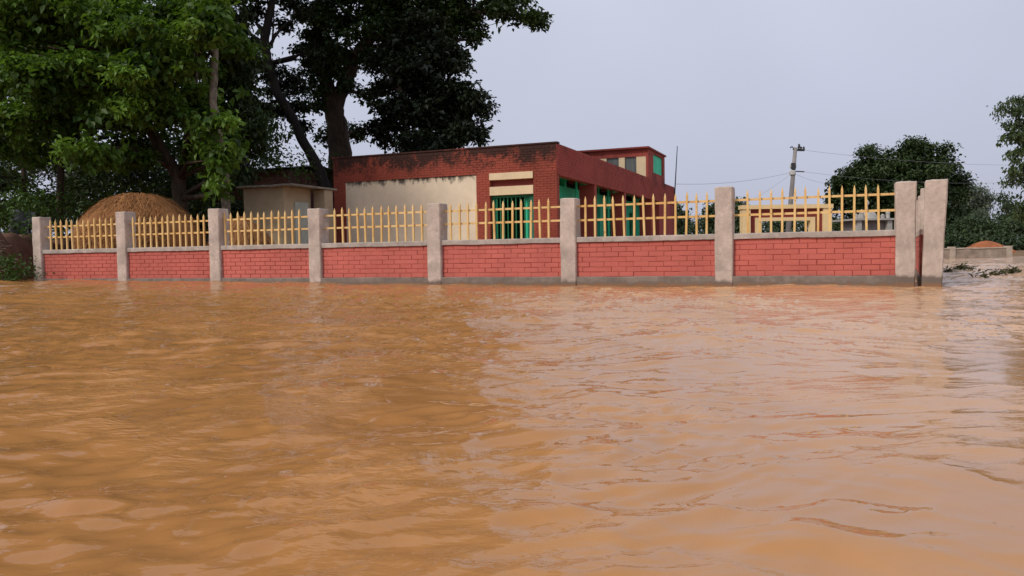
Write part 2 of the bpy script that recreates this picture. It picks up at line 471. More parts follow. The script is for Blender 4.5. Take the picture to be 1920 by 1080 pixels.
xp = np.concatenate([xh, xo[1:]])
xs = np.concatenate([-xp[::-1][:-1], xp])
ys = np.concatenate([spacing(-3, 0.7, 0.08, 0)[:-1], spacing(0.7, 26, 0.012, 0.36), spacing(26.5, 120, 0.8, 0.05)])
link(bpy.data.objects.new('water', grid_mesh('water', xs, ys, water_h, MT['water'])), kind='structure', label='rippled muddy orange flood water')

# ------------------------------------------------------------------ boundary fence
TH = 0.3887
FX, FY = 6.3317, 12.6769
fn = Vector((-math.sin(TH), -math.cos(TH), 0))
fence = thing('boundary_wall', 'long brick boundary wall with cement posts and yellow picket railing in floodwater', 'wall', (FX, FY, 0), -TH)
to_f = Matrix.Translation((FX, FY, 0)) @ Matrix.Rotation(-TH, 4, 'Z')
inv_f = to_f.inverted()
PC = [(66, 407), (224, 397), (399, 391), (587, 391), (811.5, 381.5), (1063.5, 371.5), (1356.5, 350), (1699, 340)]
POST = []
for cx, ty in PC:
    b_ = ray_plane(cx, ty, Vector((FX, FY, 0)), fn)
    q = inv_f @ b_
    POST.append((q.x, q.z))

def rough_post(wd, dp, z0, z1, seed, lean=0.0, taper=0.0):
    """cement post: rendered by hand, so its faces wander a little and its arrises are soft"""
    nz = 22; per = []
    k = 5; r = 0.018
    ring = []
    for (sx, sy) in ((-1, -1), (1, -1), (1, 1), (-1, 1)):
        ring.append((sx, sy))
    mb = MB(); rr = random.Random(seed)
    ph = [rr.random() * 10 for _ in range(6)]
    prof = []
    hw, hd = wd / 2, dp / 2
    base = []
    corners = [(-hw, -hd), (hw, -hd), (hw, hd), (-hw, hd)]
    for i in range(4):
        a = corners[i]; b = corners[(i + 1) % 4]
        L = math.hypot(b[0] - a[0], b[1] - a[1]); ux, uy = (b[0] - a[0]) / L, (b[1] - a[1]) / L
        for t in (r, L * 0.3, L * 0.5, L * 0.7, L - r):
            base.append((a[0] + ux * t, a[1] + uy * t))
    n = len(base)
    zs = [z0 + (z1 - z0 - 0.015) * i / nz for i in range(nz + 1)] + [z1]
    for j, z in enumerate(zs):
        sc = 1.0 if j <= nz else 0.93
        t = (z - z0) / (z1 - z0)
        sc *= 1 + taper * (0.5 - t)
        for i, (x, y) in enumerate(base):
            o = 0.0035 * math.sin(z * 5 + ph[0] + i * 0.5) + 0.0015 * math.sin(z * 17 + ph[1] + i * 2.7) + rr.uniform(-0.0014, 0.0014)
            s2 = sc * (1 + o / hw)
            mb.v.append((x * s2 + lean * (z - 0.0), y * s2, z + (rr.uniform(-0.006, 0.006) if j > nz else 0)))
    for j in range(len(zs) - 1):
        for i in range(n):
            i2 = (i + 1) % n
            mb.f.append((j * n + i, j * n + i2, (j + 1) * n + i2, (j + 1) * n + i))
    mb.f.append(tuple((len(zs) - 1) * n + i for i in range(n)))
    return mb

PW, PD = 0.31, 0.34
for i, (x, z) in enumerate(POST):
    mb = rough_post(PW - (0.022 if i == 7 else 0), PD, -0.75, z, i, taper=(0.06, 0, -.02, -0.03, -0.02, 0.06, 0.03, -0.12)[i])
    mb.v = [(a + x, b + PD / 2, c) for a, b, c in mb.v]
    mb.build('post', MT['damp_concrete' if i == 7 else 'concrete'], fence, 'edges')

def slab_strip(x0, x1, y0, y1, z0, z1, seed, amp=0.006, n=40):
    """long trowelled strip with a slightly wavy lower and front edge"""
    rr = random.Random(seed); mb = MB(); ph = [rr.random() * 9 for _ in range(4)]
    sec = [(y0, z0), (y0 - 0.002, z0 + 0.012), (y0, z1 - 0.012), (y0 + 0.012, z1), (y1 - 0.012, z1), (y1, z1 - 0.012), (y1, z0)]
    k = len(sec)
    for i in range(n + 1):
        x = x0 + (x1 - x0) * i / n
        for j, (y, z) in enumerate(sec):
            o = amp * (math.sin(x * 3.1 + ph[0]) + 0.6 * math.sin(x * 7.7 + ph[1])) * 0.5 + rr.uniform(-1, 1) * amp * 0.35
            mb.v.append((x, y + (o * 0.7 if j < 4 else 0), z + (o if j in (0, 6, 1) else o * 0.5)))
    for i in range(n):
        for j in range(k):
            j2 = (j + 1) % k
            mb.f.append((i * k + j, i * k + j2, (i + 1) * k + j2, (i + 1) * k + j)[::-1])
    mb.f.append(tuple(range(k))); mb.f.append(tuple(n * k + j for j in range(k))[::-1])
    return mb

ZB, ZC, ZT = 0.150, 0.796, 0.892
BW = 0.075                                   # bricks sit this far behind the post faces
def brick_mesh(L, H, name, mat, d=0.05, c=0.004, seed=0):
    rr = random.Random(seed)
    mb = MB(); j = lambda: rr.uniform(-0.0022, 0.0022)
    h = [(0, 0), (L, 0), (L, H), (0, H)]
    back = [(x, d, z) for x, z in h]; mid = [(x, c, z) for x, z in h]
    fr = [((c if x == 0 else L - c) + j(), j() * 0.6, (c if z == 0 else H - c) + j()) for x, z in h]
    mb.v = back + mid + fr
    for i in range(4):
        k = (i + 1) % 4
        mb.f += [(i, k, 4 + k, 4 + i), (4 + i, 4 + k, 8 + k, 8 + i)]
    mb.f.append((8, 9, 10, 11))
    return mb
COURSES, BL = 7, 0.277
CH = (ZC - ZB) / COURSES
JT = 0.011
full = [brick_mesh(BL - JT, CH - JT, 'brick', None, seed=s_).mesh('brick', MT['fence_brick']) for s_ in range(6)]
half = [brick_mesh(BL / 2 - JT, CH - JT, 'brick', None, seed=20 + s_).mesh('brick', MT['fence_brick']) for s_ in range(4)]
rb = random.Random(4)
NPICK = [12, 13, 12, 12, 12, 13, 12]
PO = {0: (465 / 4.91, 1030 / 4.91), 1: (1230 / 4.91, 300 + 407 / 4.91), 2: (300 + 600 / 4.91, 300 + 1283 / 4.91), 3: (600 + 105 / 3.724, 600 + 712 / 3.724),
      4: (846, 1029.5), 5: (1020 + 292 / 3.724, 1020 + 1138 / 3.724), 6: (1403, 1648)}
tot = 0
for bay in range(7):
    x0 = POST[bay][0] + PW / 2 - 0.02; x1 = POST[bay + 1][0] - PW / 2 + 0.02
    far_mb = MB()
    panel = MB().box((x0, BW + 0.0065, ZB - 0.02), (x1, BW + 0.12, ZC + 0.01)).build('wall_panel', MT['fence_joint'], fence)
    for r in range(COURSES):
        xx = x0 + (rb.uniform(-0.01, 0.0) - (BL / 2 if r % 2 else 0.0))
        while xx < x1 - 0.03:
            jit = rb.uniform(-0.006, 0.006)
            a = max(xx, x0); b = min(xx + BL - JT + jit, x1)
            if b - a > 0.03:
                yy = BW + rb.uniform(-0.0035, 0.003); zz = ZB + r * CH + rb.uniform(-0.002, 0.002)
                if bay >= 3:
                    fl = b - a > 0.2
                    me = rb.choice(full if fl else half)
                    o = bpy.data.objects.new('brick', me)
                    o.location = (a, yy, zz); o.scale = ((b - a) / ((BL - JT) if fl else (BL / 2 - JT)) * rb.uniform(1, 1.03 if fl else 1.06), 1, rb.uniform(0.98, 1.10))
                    o.rotation_euler = (0, rb.uniform(-0.004, 0.004), rb.uniform(-0.006, 0.006))
                    link(o, panel); tot += 1
                else:
                    t = brick_mesh(b - a, CH - JT, '', None, seed=rb.randint(0, 999))
                    far_mb.add([(p[0] + a, p[1] + yy, p[2] + zz) for p in t.v], t.f)
            xx += BL
    if bay < 3:
        far_mb.build('brick', MT['fence_brick'], panel, kind='stuff')
    slab_strip(x0, x1, 0.035, 0.26, ZC, ZT, bay).build('coping', MT['coping'], fence, 'edges')
    # railing
    for z in (1.215, 1.478):
        zz = z + rb.uniform(-0.006, 0.006)
        MB().box((x0 - 0.02, 0.158, zz - 0.019), (x1 + 0.02, 0.178, zz + 0.019)).build('rail', MT['yellow'], fence)
    pa, pb = PO[bay]
    n = NPICK[bay]
    la = (inv_f @ ray_plane(pa, 440, to_f @ Vector((0, 0.135, 0)), fn)).x
    lb = (inv_f @ ray_plane(pb, 440, to_f @ Vector((0, 0.135, 0)), fn)).x
    for k in range(n):
        x = la + (lb - la) * k / (n - 1) + rb.uniform(-0.008, 0.008)
        top = 1.645 + rb.uniform(-0.018, 0.018); hw = 0.0175; ln = rb.gauss(0, 0.010)
        p = MB()
        y0, y1 = 0.121, 0.156
        vs = []
        for (zz, sc, off) in ((ZT - 0.01, 1, 0), (top - 0.075, 1, 1), (top, 0.18, 1)):
            ox = ln * off; ym = (y0 + y1) / 2
            for sx, sy in ((-1, -1), (1, -1), (1, 1), (-1, 1)):
                vs.append((x + ox + sx * hw * sc, ym + sy * hw * sc, zz))
        fs = [(8, 9, 10, 11)]
        for l_ in (0, 4):
            for q in range(4):
                q2 = (q + 1) % 4
                fs.append((l_ + q, l_ + q2, l_ + 4 + q2, l_ + 4 + q))
        p.add(vs, fs).build('picket', MT['yellow'], fence)
print('fence bricks', tot)
slab_strip(POST[0][0] - 0.1, POST[7][0] + 0.13, 0.02, 0.30, -0.75, ZB + 0.002, 77, 0.012, 160).build('plinth', MT['plinth'], fence, 'edges')

# ------------------------------------------------------------------ side wall with the leaning corner post
c0 = px(1749, 536, 12.45)
sw_a = math.atan2(0.495, 1.0)
side = thing('boundary_wall', 'leaning cement corner post with brick side wall running away behind it', 'wall', (c0.x, c0.y, 0), -sw_a)
for i in range(6):
    lean = (0.034, 0.01, 0.0, 0.0, 0.0, 0.0)[i]
    mb = rough_post(0.29 if i == 0 else 0.315, 0.33, -0.75, (1.655, 1.66, 1.64, 1.65, 1.65, 1.65)[i], 40 + i, lean, -0.16 * (i == 0))
    mb.v = [(a - 0.012 * (i == 0), b + 0.165 + i * 2.0, c) for a, b, c in mb.v]
    mb.build('post', MT['damp_concrete'], side, 'edges')
rb = random.Random(9)
for i in range(5):
    y0, y1 = i * 2.0 + 0.32, (i + 1) * 2.0 + 0.01
    panel = MB().box((-0.170, y0, ZB - 0.02), (0.07, y1, ZC + 0.01)).build('wall_panel', MT['fence_joint'], side)
    bm_ = MB()
    for r in range(COURSES):
        yy = y0 - (BL / 2 if r % 2 else 0)
        while yy < y1 - 0.03:
            a, b = max(yy, y0), min(yy + BL - JT, y1)
            if b - a > 0.03:
                z = ZB + r * CH; o = rb.uniform(0.004, 0.01)
                bm_.box((-0.170 - o, a, z), (0.07 + o, b, z + CH - JT))
            yy += BL
    bm_.build('brick', MT['fence_brick'], panel, kind='stuff')
    MB().box((-0.175, y0, ZC + .012), (0.11, y1, ZT)).build('coping', MT['concrete'], side)
    MB().box((-0.2, y0, -0.75), (0.12, y1, ZB - 0.024)).build('plinth', MT['plinth'], side)
    for z in (1.215, 1.478):
        MB().box((-0.012, y0 - 0.01, z - 0.016), (0.012, y1 + 0.01, z + 0.016)).build('rail', MT['yellow'], side)
    for k in range(8):
        y = y0 + 0.12 + k * 0.205
        MB().box((-0.034, y - 0.017, ZT - 0.01), (-0.0125, y + 0.017, 1.64)).build('picket', MT['yellow'], side)

# ------------------------------------------------------------------ school building
bc = px(1043, 268, 26.0)
ZR = bc.z                                   # top of the parapet
B0 = Vector((bc.x, bc.y, 0))
school = thing('school_building', 'long low red brick school building with cream front panel and green veranda', 'building', B0, -TH)
to_b = Matrix.Translation(B0) @ Matrix.Rotation(-TH, 4, 'Z'); inv_b = to_b.inverted()
bn = Vector((-math.sin(TH), -math.cos(TH), 0)); bs = Vector((math.cos(TH), -math.sin(TH), 0))
def fa(x, y): q = inv_b @ ray_plane(x, y, B0, bn); return q.x, q.z          # on the front
def fs_(x, y): q = inv_b @ ray_plane(x, y, B0, bs); return q.y, q.z         # on the long side
XL = fa(625, 300)[0]
YE = fs_(1264, 352)[0]
pxl, pzt = fa(647, 339); pxr, pzt2 = fa(893, 330); PZ = (pzt + pzt2) / 2
dxl, dz1 = fa(918, 325.5); dxr, _ = fa(1000, 325)
zv0 = fa(958, 336)[1]; zv1 = fa(958, 349)[1]; zg = fa(958, 365)[1]
ZBM = fs_(1046, 326)[1]                      # underside of the veranda beam
print('school', XL, YE, ZR, PZ, dz1, zv0, zv1, zg, ZBM, pxl, pxr, dxl, dxr)
MT['schoolred'] = stained_red('mouldy_red_brick', (0.28, 0.066, 0.044), ZR, PZ + 0.1, 1.35)
MT['sidered'] = stained_red('side_red_brick', (0.30, 0.064, 0.052), ZR + 3, ZR - 0.3, 0.2)
MT['panel'] = stained_cream('stained_cream_render', (0.74, 0.64, 0.49), PZ, 0.9)
T = 0.25
mb = MB()
mb.box((XL, 0, PZ), (dxl, T, ZR)); mb.box((dxl, 0, dz1), (-0.0, T, ZR)) if False else None
mb.box((dxl, 0, dz1), (0, T, ZR))
mb.box((XL, 0, -0.6), (pxl, T, PZ)); mb.box((pxr, 0, -0.6), (dxl, T, PZ)); mb.box((dxr, 0, -0.6), (0, T, dz1))
mb.build('front_wall', MT['schoolred'], school)
# brick facing, proud of the wall
def facing(rects, mapf, seed, L=0.255, H=0.082):
    rr = random.Random(seed); o = MB()
    for (u0, u1, z0, z1) in rects:
        r = 0; z = z0
        while z < z1 - 0.02:
            zt = min(z + H - 0.011, z1)
            u = u0 - (L / 2 if r % 2 else 0) + rr.uniform(-0.02, 0)
            while u < u1 - 0.02:
                a, b = max(u, u0), min(u + L - 0.011, u1)
                if b - a > 0.03:
                    d = rr.uniform(0.008, 0.020)
                    p = [mapf(a, -0.002, z), mapf(b, -0.002, z), mapf(b, -0.002, zt), mapf(a, -0.002, zt), mapf(a, d, z), mapf(b, d, z), mapf(b, d, zt), mapf(a, d, zt)]
                    o.add(p, [(4, 5, 6, 7), (0, 1, 5, 4), (1, 2, 6, 5), (2, 3, 7, 6), (3, 0, 4, 7)])
                u += L
            z += H; r += 1
    return o
fmap = lambda u, d, z: (u, -d, z)
smap = lambda u, d, z: (d, u, z)
facing([(XL, dxl, PZ, ZR - 0.05), (dxl, 0, dz1, ZR - 0.05), (XL, pxl, 0.6, PZ), (pxr, dxl, 0.6, PZ), (dxr, 0, 0.6, dz1)], fmap, 3).build('brick_facing', MT['schoolred'], school, kind='stuff')
MB().box((XL - 0.03, -0.035, ZR), (0.035, T, ZR + 0.05)).build('parapet_coping', MT['schoolred'], school)
MB().box((pxl, 0.03, -0.6), (pxr, T, PZ)).build('wall_panel', MT['panel'], school, label='cream rendered panel with black mould along its top')
MB().box((dxl + .004, -0.06, zv0), (dxr - .004, 0.2, dz1 - 0.004)).build('lintel', MT['cream'], school)
MB().box((dxl + .004, -0.04, zg), (dxr - .004, 0.14, zv1)).build('transom_panel', MT['cream'], school)
MB().box((dxl + .004, 0.16, zv1), (dxr - .004, 0.2, zv0)).build('vent', MT['maroon'], school)
gate = MB().box((dxl + 0.004, 0.10, zg - 0.09), (dxr - 0.004, 0.16, zg - 0.003)).build('collapsible_gate', MT['dkgreen'], school)
ng = 12
for k in range(ng):
    x = dxl + 0.03 + (dxr - dxl - 0.06) * (k / (ng - 1)) ** 1.25
    MB().box((x - 0.018, 0.11, 0.2), (x + 0.018, 0.15, zg - 0.09)).build('slat', MT['dkgreen'], gate)
MB().box((dxl + 0.01, 0.19, 0.2), (dxl + 0.16, 0.23, zg - 0.1)).build('shutter', MT['green'], school)
# room behind, other walls, roof
VX = -1.05
mb = MB()
mb.box((XL, T, -0.6), (XL + T, YE, ZR - 0.25)); mb.box((XL + T, YE - T, -0.6), (VX, YE, ZR - 0.25))
mb.build('rear_wall', MT['sidered'], school)
MB().box((XL + 0.02, T, ZR - 0.25), (-0.26, YE - 0.02, ZR - 0.08)).build('roof', MT['roofslab'], school)
MB().box((XL + T, 2.6, -0.6), (VX - .2, 2.7, ZR - 0.26)).build('partition', MT['dkgreen'], school)
MB().box((XL + T, T, 0.05), (-0.3, YE - T, 0.25)).build('floor', MT['roofslab'], school)
# parapet beam of the long side
MB().box((-0.25, T, ZBM), (0, YE, ZR - 0.0)).build('veranda_beam', MT['sidered'], school)
MB().box((-0.255, T - 0.0, ZBM - 0.03), (0.012, YE, ZBM - 0.003)).build('beam_edge', MT['sidered'], school)
facing([(0.0, YE, ZBM, ZR - 0.01)], smap, 8).build('brick_facing', MT['sidered'], school, kind='stuff')
COLY = [fs_(1119, 340)[0], fs_(1174, 360)[0], fs_(1224, 380)[0]]
print('cols', COLY)
for y in COLY:
    MB().box((-0.62, y - 0.3, -0.6), (-0.01, y, ZBM - 0.03)).build('pier', MT['sidered'], school)
    MB().box((VX, y - 0.28, ZBM + 0.05), (-0.26, y - 0.02, ZR - 0.26)).build('cross_beam', MT['maroon'], school)
MB().box((-0.3, COLY[2] + 1.6, -0.6), (-0.01, YE, ZBM - 0.03)).build('end_wall', MT['sidered'], school)
MB().box((VX + .01, YE - T, -0.6), (-0.31, YE - 0.01, ZBM - 0.03)).build('end_wall', MT['sidered'], school)
# green classroom wall set back behind the veranda, with real openings
def wall_grid(u0, u1, z0, z1, ops, x0, x1):
    us = sorted({u0, u1, *[o[0] for o in ops], *[o[1] for o in ops]}); zs = sorted({z0, z1, *[o[2] for o in ops], *[o[3] for o in ops]})
    o_ = MB()
    for a, b in zip(us, us[1:]):
        run = None
        for c, d in zip(zs, zs[1:]):
            mid = ((a + b) / 2, (c + d) / 2)
            hole = any(o[0] < mid[0] < o[1] and o[2] < mid[1] < o[3] for o in ops)
            if not hole:
                run = (run[0], d) if run else (c, d)
            if (hole or d == zs[-1]) and run:
                o_.box((x0, a, run[0]), (x1, b, run[1])); run = None
    return o_
ops = []; y = 3.1; VZ0, VZ1 = ZBM - 0.10, ZBM + 0.20
while y < YE - 2.5:
    ops += [(y, y + 0.9, VZ0, VZ1), (y + 1.1, y + 3.4, VZ0, VZ1), (y + 0.1, y + 1.15, 0.25, 2.55), (y + 1.9, y + 3.3, 1.05, 2.55)]
    y += 4.6
wall_grid(T, YE - T, -0.6, ZR - 0.26, ops, VX - 0.2, VX).build('classroom_wall', MT['green'], school)
for i in range(0, len(ops), 4):
    d = ops[i + 2]; wv = ops[i + 3]
    MB().box((VX - 0.14, d[0] + 0.005, 0.25), (VX - 0.10, d[0] + 0.5, 2.54)).build('door', MT['dkgreen'], school)
    wf = MB().box((VX - 0.12, (wv[0] + wv[1]) / 2 - 0.03, 1.06), (VX - 0.06, (wv[0] + wv[1]) / 2 + 0.03, 2.54)).build('window_frame', MT['green'], school)
    for k in range(9):
        yy = wv[0] + 0.1 + k * 0.15
        MB().box((VX - 0.05, yy - 0.008, 1.06), (VX - 0.034, yy + 0.008, 2.54)).build('window_bar', MT['dkgreen'], wf)
    MB().tube([(VX + 0.35, d[1] + 0.1, 0.2), (VX + 0.35, d[1] + 0.1, ZR - 0.27)], 0.05, 8).build('veranda_pipe', MT['green'], school)
# stair tower / clerestory on the roof
ty0 = fs_(1215.5, 335)[0]; ty1 = fs_(1246.5, 345)[0]
n_ = (to_b @ Vector((0, ty0, 0)))
def ft(x, y): q = inv_b @ ray_plane(x, y, n_, bn); return q.x, q.z
TZ = ft(1215, 278)[1]; TXL = -4.6
zband = ft(1200, 293)[1]
print('tower', ty0, ty1, TZ, zband)
tb = MB()
tb.box((TXL, ty0, zband), (0.0, ty0 + T, TZ))
xA = ft(1211, 300)[0]; xB = ft(1193, 300)[0]; xC = ft(1171, 300)[0]; xD = ft(1160, 300)[0]; xE = ft(1137, 300)[0]
tb.box((xA, ty0 + .001, ZR - 0.08), (0, ty0 + T, zband))
s1 = fs_(1225, 300)[0]; s2 = fs_(1242.5, 300)[0]; sz1 = fs_(1234, 293)[1]; sz0 = fs_(1234, 327)[1]
for (a, b, c, d) in ((ty0 + T, s1, ZR, TZ), (s2, ty1, ZR, TZ), (s1, s2, ZR, sz0), (s1, s2, sz1, TZ)):
    tb.box((-T, a, c), (0.0, b, d))
tb.box((TXL, ty1 - T, ZR - 0.08), (-T, ty1, TZ)); tb.box((TXL, ty0 + T, ZR - 0.08), (TXL + T, ty1 - T, TZ))
tower = tb.build('stair_tower', MT['sidered'], school)
MB().box((TXL - 0.25, ty0 - 0.22, TZ), (0.08, ty1 + 0.1, TZ + 0.08)).build('tower_roof', MT['maroon'], tower)
for (a, b) in ((xB, xA), (xD, xC), (TXL + T, xE)):
    MB().box((a, ty0 + 0.02, ZR - 0.08), (b, ty0 + T, zband)).build('tower_panel', MT['cream'], tower)
for (a, b) in ((xC, xB), (xE, xD)):
    MB().box((a, ty0 + 0.10, ZR - 0.08), (b, ty0 + 0.14, zband - 0.002)).build('tower_window', MT['curtain'], tower)
MB().box((-0.12, s1, sz0), (-0.07, s2, sz1)).build('tower_shutter', MT['green'], tower)

# thin pole at the end of the school
a = px(1270, 274, 45); b = px(1265, 352, 45)
low = a + (b - a) * ((a.z + 0.5) / (a.z - b.z))
MB().tube([low, a + (low - a) * .5 + Vector((.03, 0, 0)), a], [0.05, 0.042, 0.022], 7).build('bare_pole', MT['metal'], None, True, label='thin dark bare pole standing past the end of the school', cat='pole')

# ------------------------------------------------------------------ outbuilding by the school
lc = px(531, 345, 26.0)
lz = lc.z
lat = thing('outbuilding', 'small cream outbuilding with flat slab roof and grey door', 'outbuilding', (lc.x, lc.y, 0), -TH)
MB().box((-1.65, 0, -0.6), (0, 1.45, lz - 0.09)).build('wall', MT['latrine'], lat)
MB().box((0.001, 1.62, -0.6), (0.46, 2.1, lz - 0.10)).build('wall', MT['latrine'], lat, label='set back wall beside the door')
MB().box((0.003, 0.55, 0.1), (0.03, 1.3, lz - 0.55)).build('door', MT['door'], lat)
rm = slab_strip(-1.72, 0.52, -0.26, 2.3, lz - 0.085, lz - 0.02, 5, 0.03, 30).build('roof', MT['roofslab'], lat)

# ------------------------------------------------------------------ dark brick house among the trees
hc = px(460, 330, 36)
hz = px(500, 322, 36).z
bh = thing('brick_house', 'dark brick house with bluish tin roof in the shade of the trees', 'house', (hc.x, hc.y, 0), -TH)
MB().box((-4.5, 0, -0.6), (2.4, 4, hz)).build('wall', MT['oldbrick'], bh)
rf = MB()
nn = 34
for i in range(nn + 1):
    x = -4.8 + 7.5 * i / nn
    zz = 0.035 * (i % 2)
    rf.v += [(x, -0.4, hz + 0.02 + zz), (x, 2.0, hz + 0.35 + zz), (x, 4.4, hz + 0.02 + zz), (x, 4.4, hz + 0.0 + zz), (x, 2, hz + 0.33 + zz), (x, -0.4, hz + zz)]
for i in range(nn):
    for j in range(6):
        j2 = (j + 1) % 6
        rf.f.append((i * 6 + j, i * 6 + j2, (i + 1) * 6 + j2, (i + 1) * 6 + j)[::-1])
rf.build('roof', MT['tin'], bh)
MB().box((-2.9, -0.03, 0.1), (-2.0, -0.004, 2.2)).build('door', MT['dark'], bh)

# ------------------------------------------------------------------ straw stacks
def heap(name, label, cat, x, ytop, d, wpx, seed, nst, prof, squash=1.0, strawlen=0.22, mats=('hay', 'straw')):
    top = px(x, ytop, d); R = wpx * d / F_PX / 2
    root = thing(name, label, cat, (top.x, top.y, 0))
    H = top.z
    rr = np.random.default_rng(seed)
    ns, nr = 64, 26
    V = []; 
    zs = np.linspace(0, 1, nr)
    def rad(t): return np.interp(t, [p[0] for p in prof], [p[1] for p in prof])
    for t in zs:
        for k in range(ns):
            a = 2 * math.pi * k / ns
            n1 = float(vnoise2(np.array([math.cos(a) * 2.2 + 9]), np.array([math.sin(a) * 2.2 + t * 4]), seed)[0])
            r = R * rad(t) * (1 + 0.07 * n1)
            V.append((r * math.cos(a), r * math.sin(a) * squash, -0.5 + (H + 0.5) * t + 0.05 * n1 * (1 - t)))
    V = np.array(V)
    i = np.arange(nr - 1)[:, None] * ns; k = np.arange(ns)[None, :]
    Fq = np.stack([i + k, i + (k + 1) % ns, i + ns + (k + 1) % ns, i + ns + k], -1).reshape(-1, 4)
    link(bpy.data.objects.new('mound', np_mesh('mound', V, Fq, MT[mats[0]], smooth=True)), root)
    # loose straws lying down the slope
    t = 1 - rr.random(nst) ** 0.8 * 0.8; a = rr.random(nst) * 2 * math.pi
    def P(t, a):
        r = R * rad(t)
        return np.stack([r * np.cos(a), r * np.sin(a) * squash, -0.5 + (H + 0.5) * t], 1)
    p0 = P(np.minimum(t, 0.985), a)
    p1 = P(np.clip(t - strawlen / H * (0.4 + rr.random(nst)), 0, 1), a + (rr.random(nst) - 0.5) * 0.35)
    L = np.linalg.norm(p1 - p0, axis=1, keepdims=True)
    nrm = p0 / (np.linalg.norm(p0, axis=1, keepdims=True) + 1e-6)
    nrm = nrm + np.array([0, 0, 0.4])
    nrm /= np.linalg.norm(nrm, axis=1, keepdims=True)
    p0 = p0 + nrm * (0.02 + 0.05 * rr.random((nst, 1))); p1 = p1 + nrm * (0.02 + 0.09 * rr.random((nst, 1)))
    p1 = p1 + (rr.random((nst, 3)) - 0.5) * 0.14
    sd_ = np.cross(p1 - p0, nrm); sd_ /= np.linalg.norm(sd_, axis=1, keepdims=True) + 1e-9
    w_ = 0.004 + 0.008 * rr.random((nst, 1))
    V = np.stack([p0 - sd_ * w_, p0 + sd_ * w_, p1 + sd_ * w_ * 0.5, p1 - sd_ * w_ * 0.5], 1).reshape(-1, 3)
    Fq = np.arange(nst * 4).reshape(-1, 4)
    rnd = np.repeat(rr.random(nst), 4)
    o = link(bpy.data.objects.new('straw', np_mesh('straw', V, Fq, MT[mats[1]], {'rnd': rnd})), root, kind='stuff')
    return root
heap('haystack', 'large domed brown haystack behind the yellow pickets', 'haystack', 258, 364, 23.0, 212, 31, 16000,
     [(0, 0.80), (0.3, 0.93), (0.55, 1.0), (0.68, 0.96), (0.78, 0.84), (0.87, 0.66), (0.94, 0.50), (0.975, 0.33), (0.992, 0.17), (1, 0.0)])
heap('straw_heap', 'low ragged heap of brown straw in front of the cream outbuilding', 'heap', 452, 408, 21.5, 150, 33, 7000,
     [(0, 1.15), (0.4, 0.97), (0.7, 0.72), (0.9, 0.35), (1, 0.0)], strawlen=0.25)

# ------------------------------------------------------------------ entrance gate, shrine, pole in the distance
gd = 42.0
g0 = px(1474, 440, gd)
gt = thing('entrance_gate', 'cream entrance gateway with maroon inner band standing beyond the pickets', 'gateway', (g0.x, g0.y, 0), 0.02)
gx = lambda x: (px(x, 420, gd).x - g0.x); gz = lambda y: px(1474, y, gd).z
xo0, xi0, xj0, xk0 = gx(1390), gx(1405), gx(1415), gx(1427)
xk1, xj1, xi1, xo1 = gx(1519), gx(1528), gx(1542), gx(1558)
zt, zt1, zm, zb = gz(384), gz(391.5), gz(407.5), gz(414)
MB().box((xo0, -0.15, -0.5), (xi0, 0.35, zt1)).build('pillar', MT['yellowcream'], gt)
MB().box((xi1, -0.15, -0.5), (xo1, 0.35, zt1)).build('pillar', MT['yellowcream'], gt)
MB().box((xo0 - 0.06, -0.2, zt1), (xo1 + 0.06, 0.4, zt)).build('crossbeam', MT['yellowcream'], gt)
mb = MB(); mb.box((xi0, 0.02, -0.5), (xj0, 0.28, zm)); mb.box((xj1, 0.02, -0.5), (xi1, 0.28, zm)); mb.box((xi0, 0.02, zm), (xi1, 0.28, zt1))
mb.build('inner_band', MT['maroon'], gt)
mb = MB(); mb.box((xj0, -0.05, -0.5), (xk0, 0.3, zb)); mb.box((xk1, -0.05, -0.5), (xj1, 0.3, zb)); mb.box((xj0, -0.05, zb), (xj1, 0.3, zm))
mb.build('inner_frame', MT['yellowcream'], gt)
fl = px(1398, 381, gd)
MB().lathe([(0.0, 0), (0.13, 0), (0.14, 0.1), (0.10, 0.2), (0.0, 0.24)], (fl.x - g0.x, 0.1, zt), 10).build('lamp', MT['metal'], gt)

sdp = 56.0
s0 = px(1630, 440, sdp)
sh = thing('shrine', 'small grey flat roofed shrine with a white dome and little finials', 'shrine', (s0.x, s0.y, 0), 0.1)
sx = lambda x: (px(x, 420, sdp).x - s0.x); sz = lambda y: px(1630, y, sdp).z
zr = sz(410.5)
MB().box((sx(1596), -0.6, -0.4), (sx(1666), 1.6, zr - 0.14)).build('wall', MT['shrine_dark'], sh)
MB().box((sx(1582), -1.1, zr - 0.13), (sx(1677), 2.0, zr)).build('roof', MT['shrine'], sh)
for x in (1596, 1655):
    MB().box((sx(x) - 0.17, -0.95, -0.4), (sx(x) + 0.17, -0.62, zr - 0.135)).build('pillar', MT['shrine'], sh)
R = (sx(1646) - sx(1611)) / 2
MB().lathe([(R * 1.08, 0), (R * 1.08, 0.05)] + [(R * math.cos(t), 0.05 + R * 0.92 * math.sin(t)) for t in np.linspace(0, 1.5, 9)] + [(0.05, R * 0.92 + 0.06), (0.04, R * 0.92 + 0.35), (0.12, R * 0.92 + 0.43), (0.15, R * 0.92 + 0.55), (0.08, R * 0.92 + 0.66), (0.0, R * 0.92 + 0.78)], (sx(1628.5), 0.2, zr), 20).build('dome', MT['shrine'], sh, smooth=True)
for x, h_ in ((1596, 0.34), (1607, 0.62), (1658, 0.62), (1648, 0.3)):
    MB().lathe([(0.14, 0), (0.14, h_ * 0.6), (0.17, h_ * 0.62), (0.12, h_ * 0.72), (0.13, h_ * 0.85), (0.0, h_ * 1.1)], (sx(x), -0.5, zr), 10).build('finial', MT['shrine'], sh)

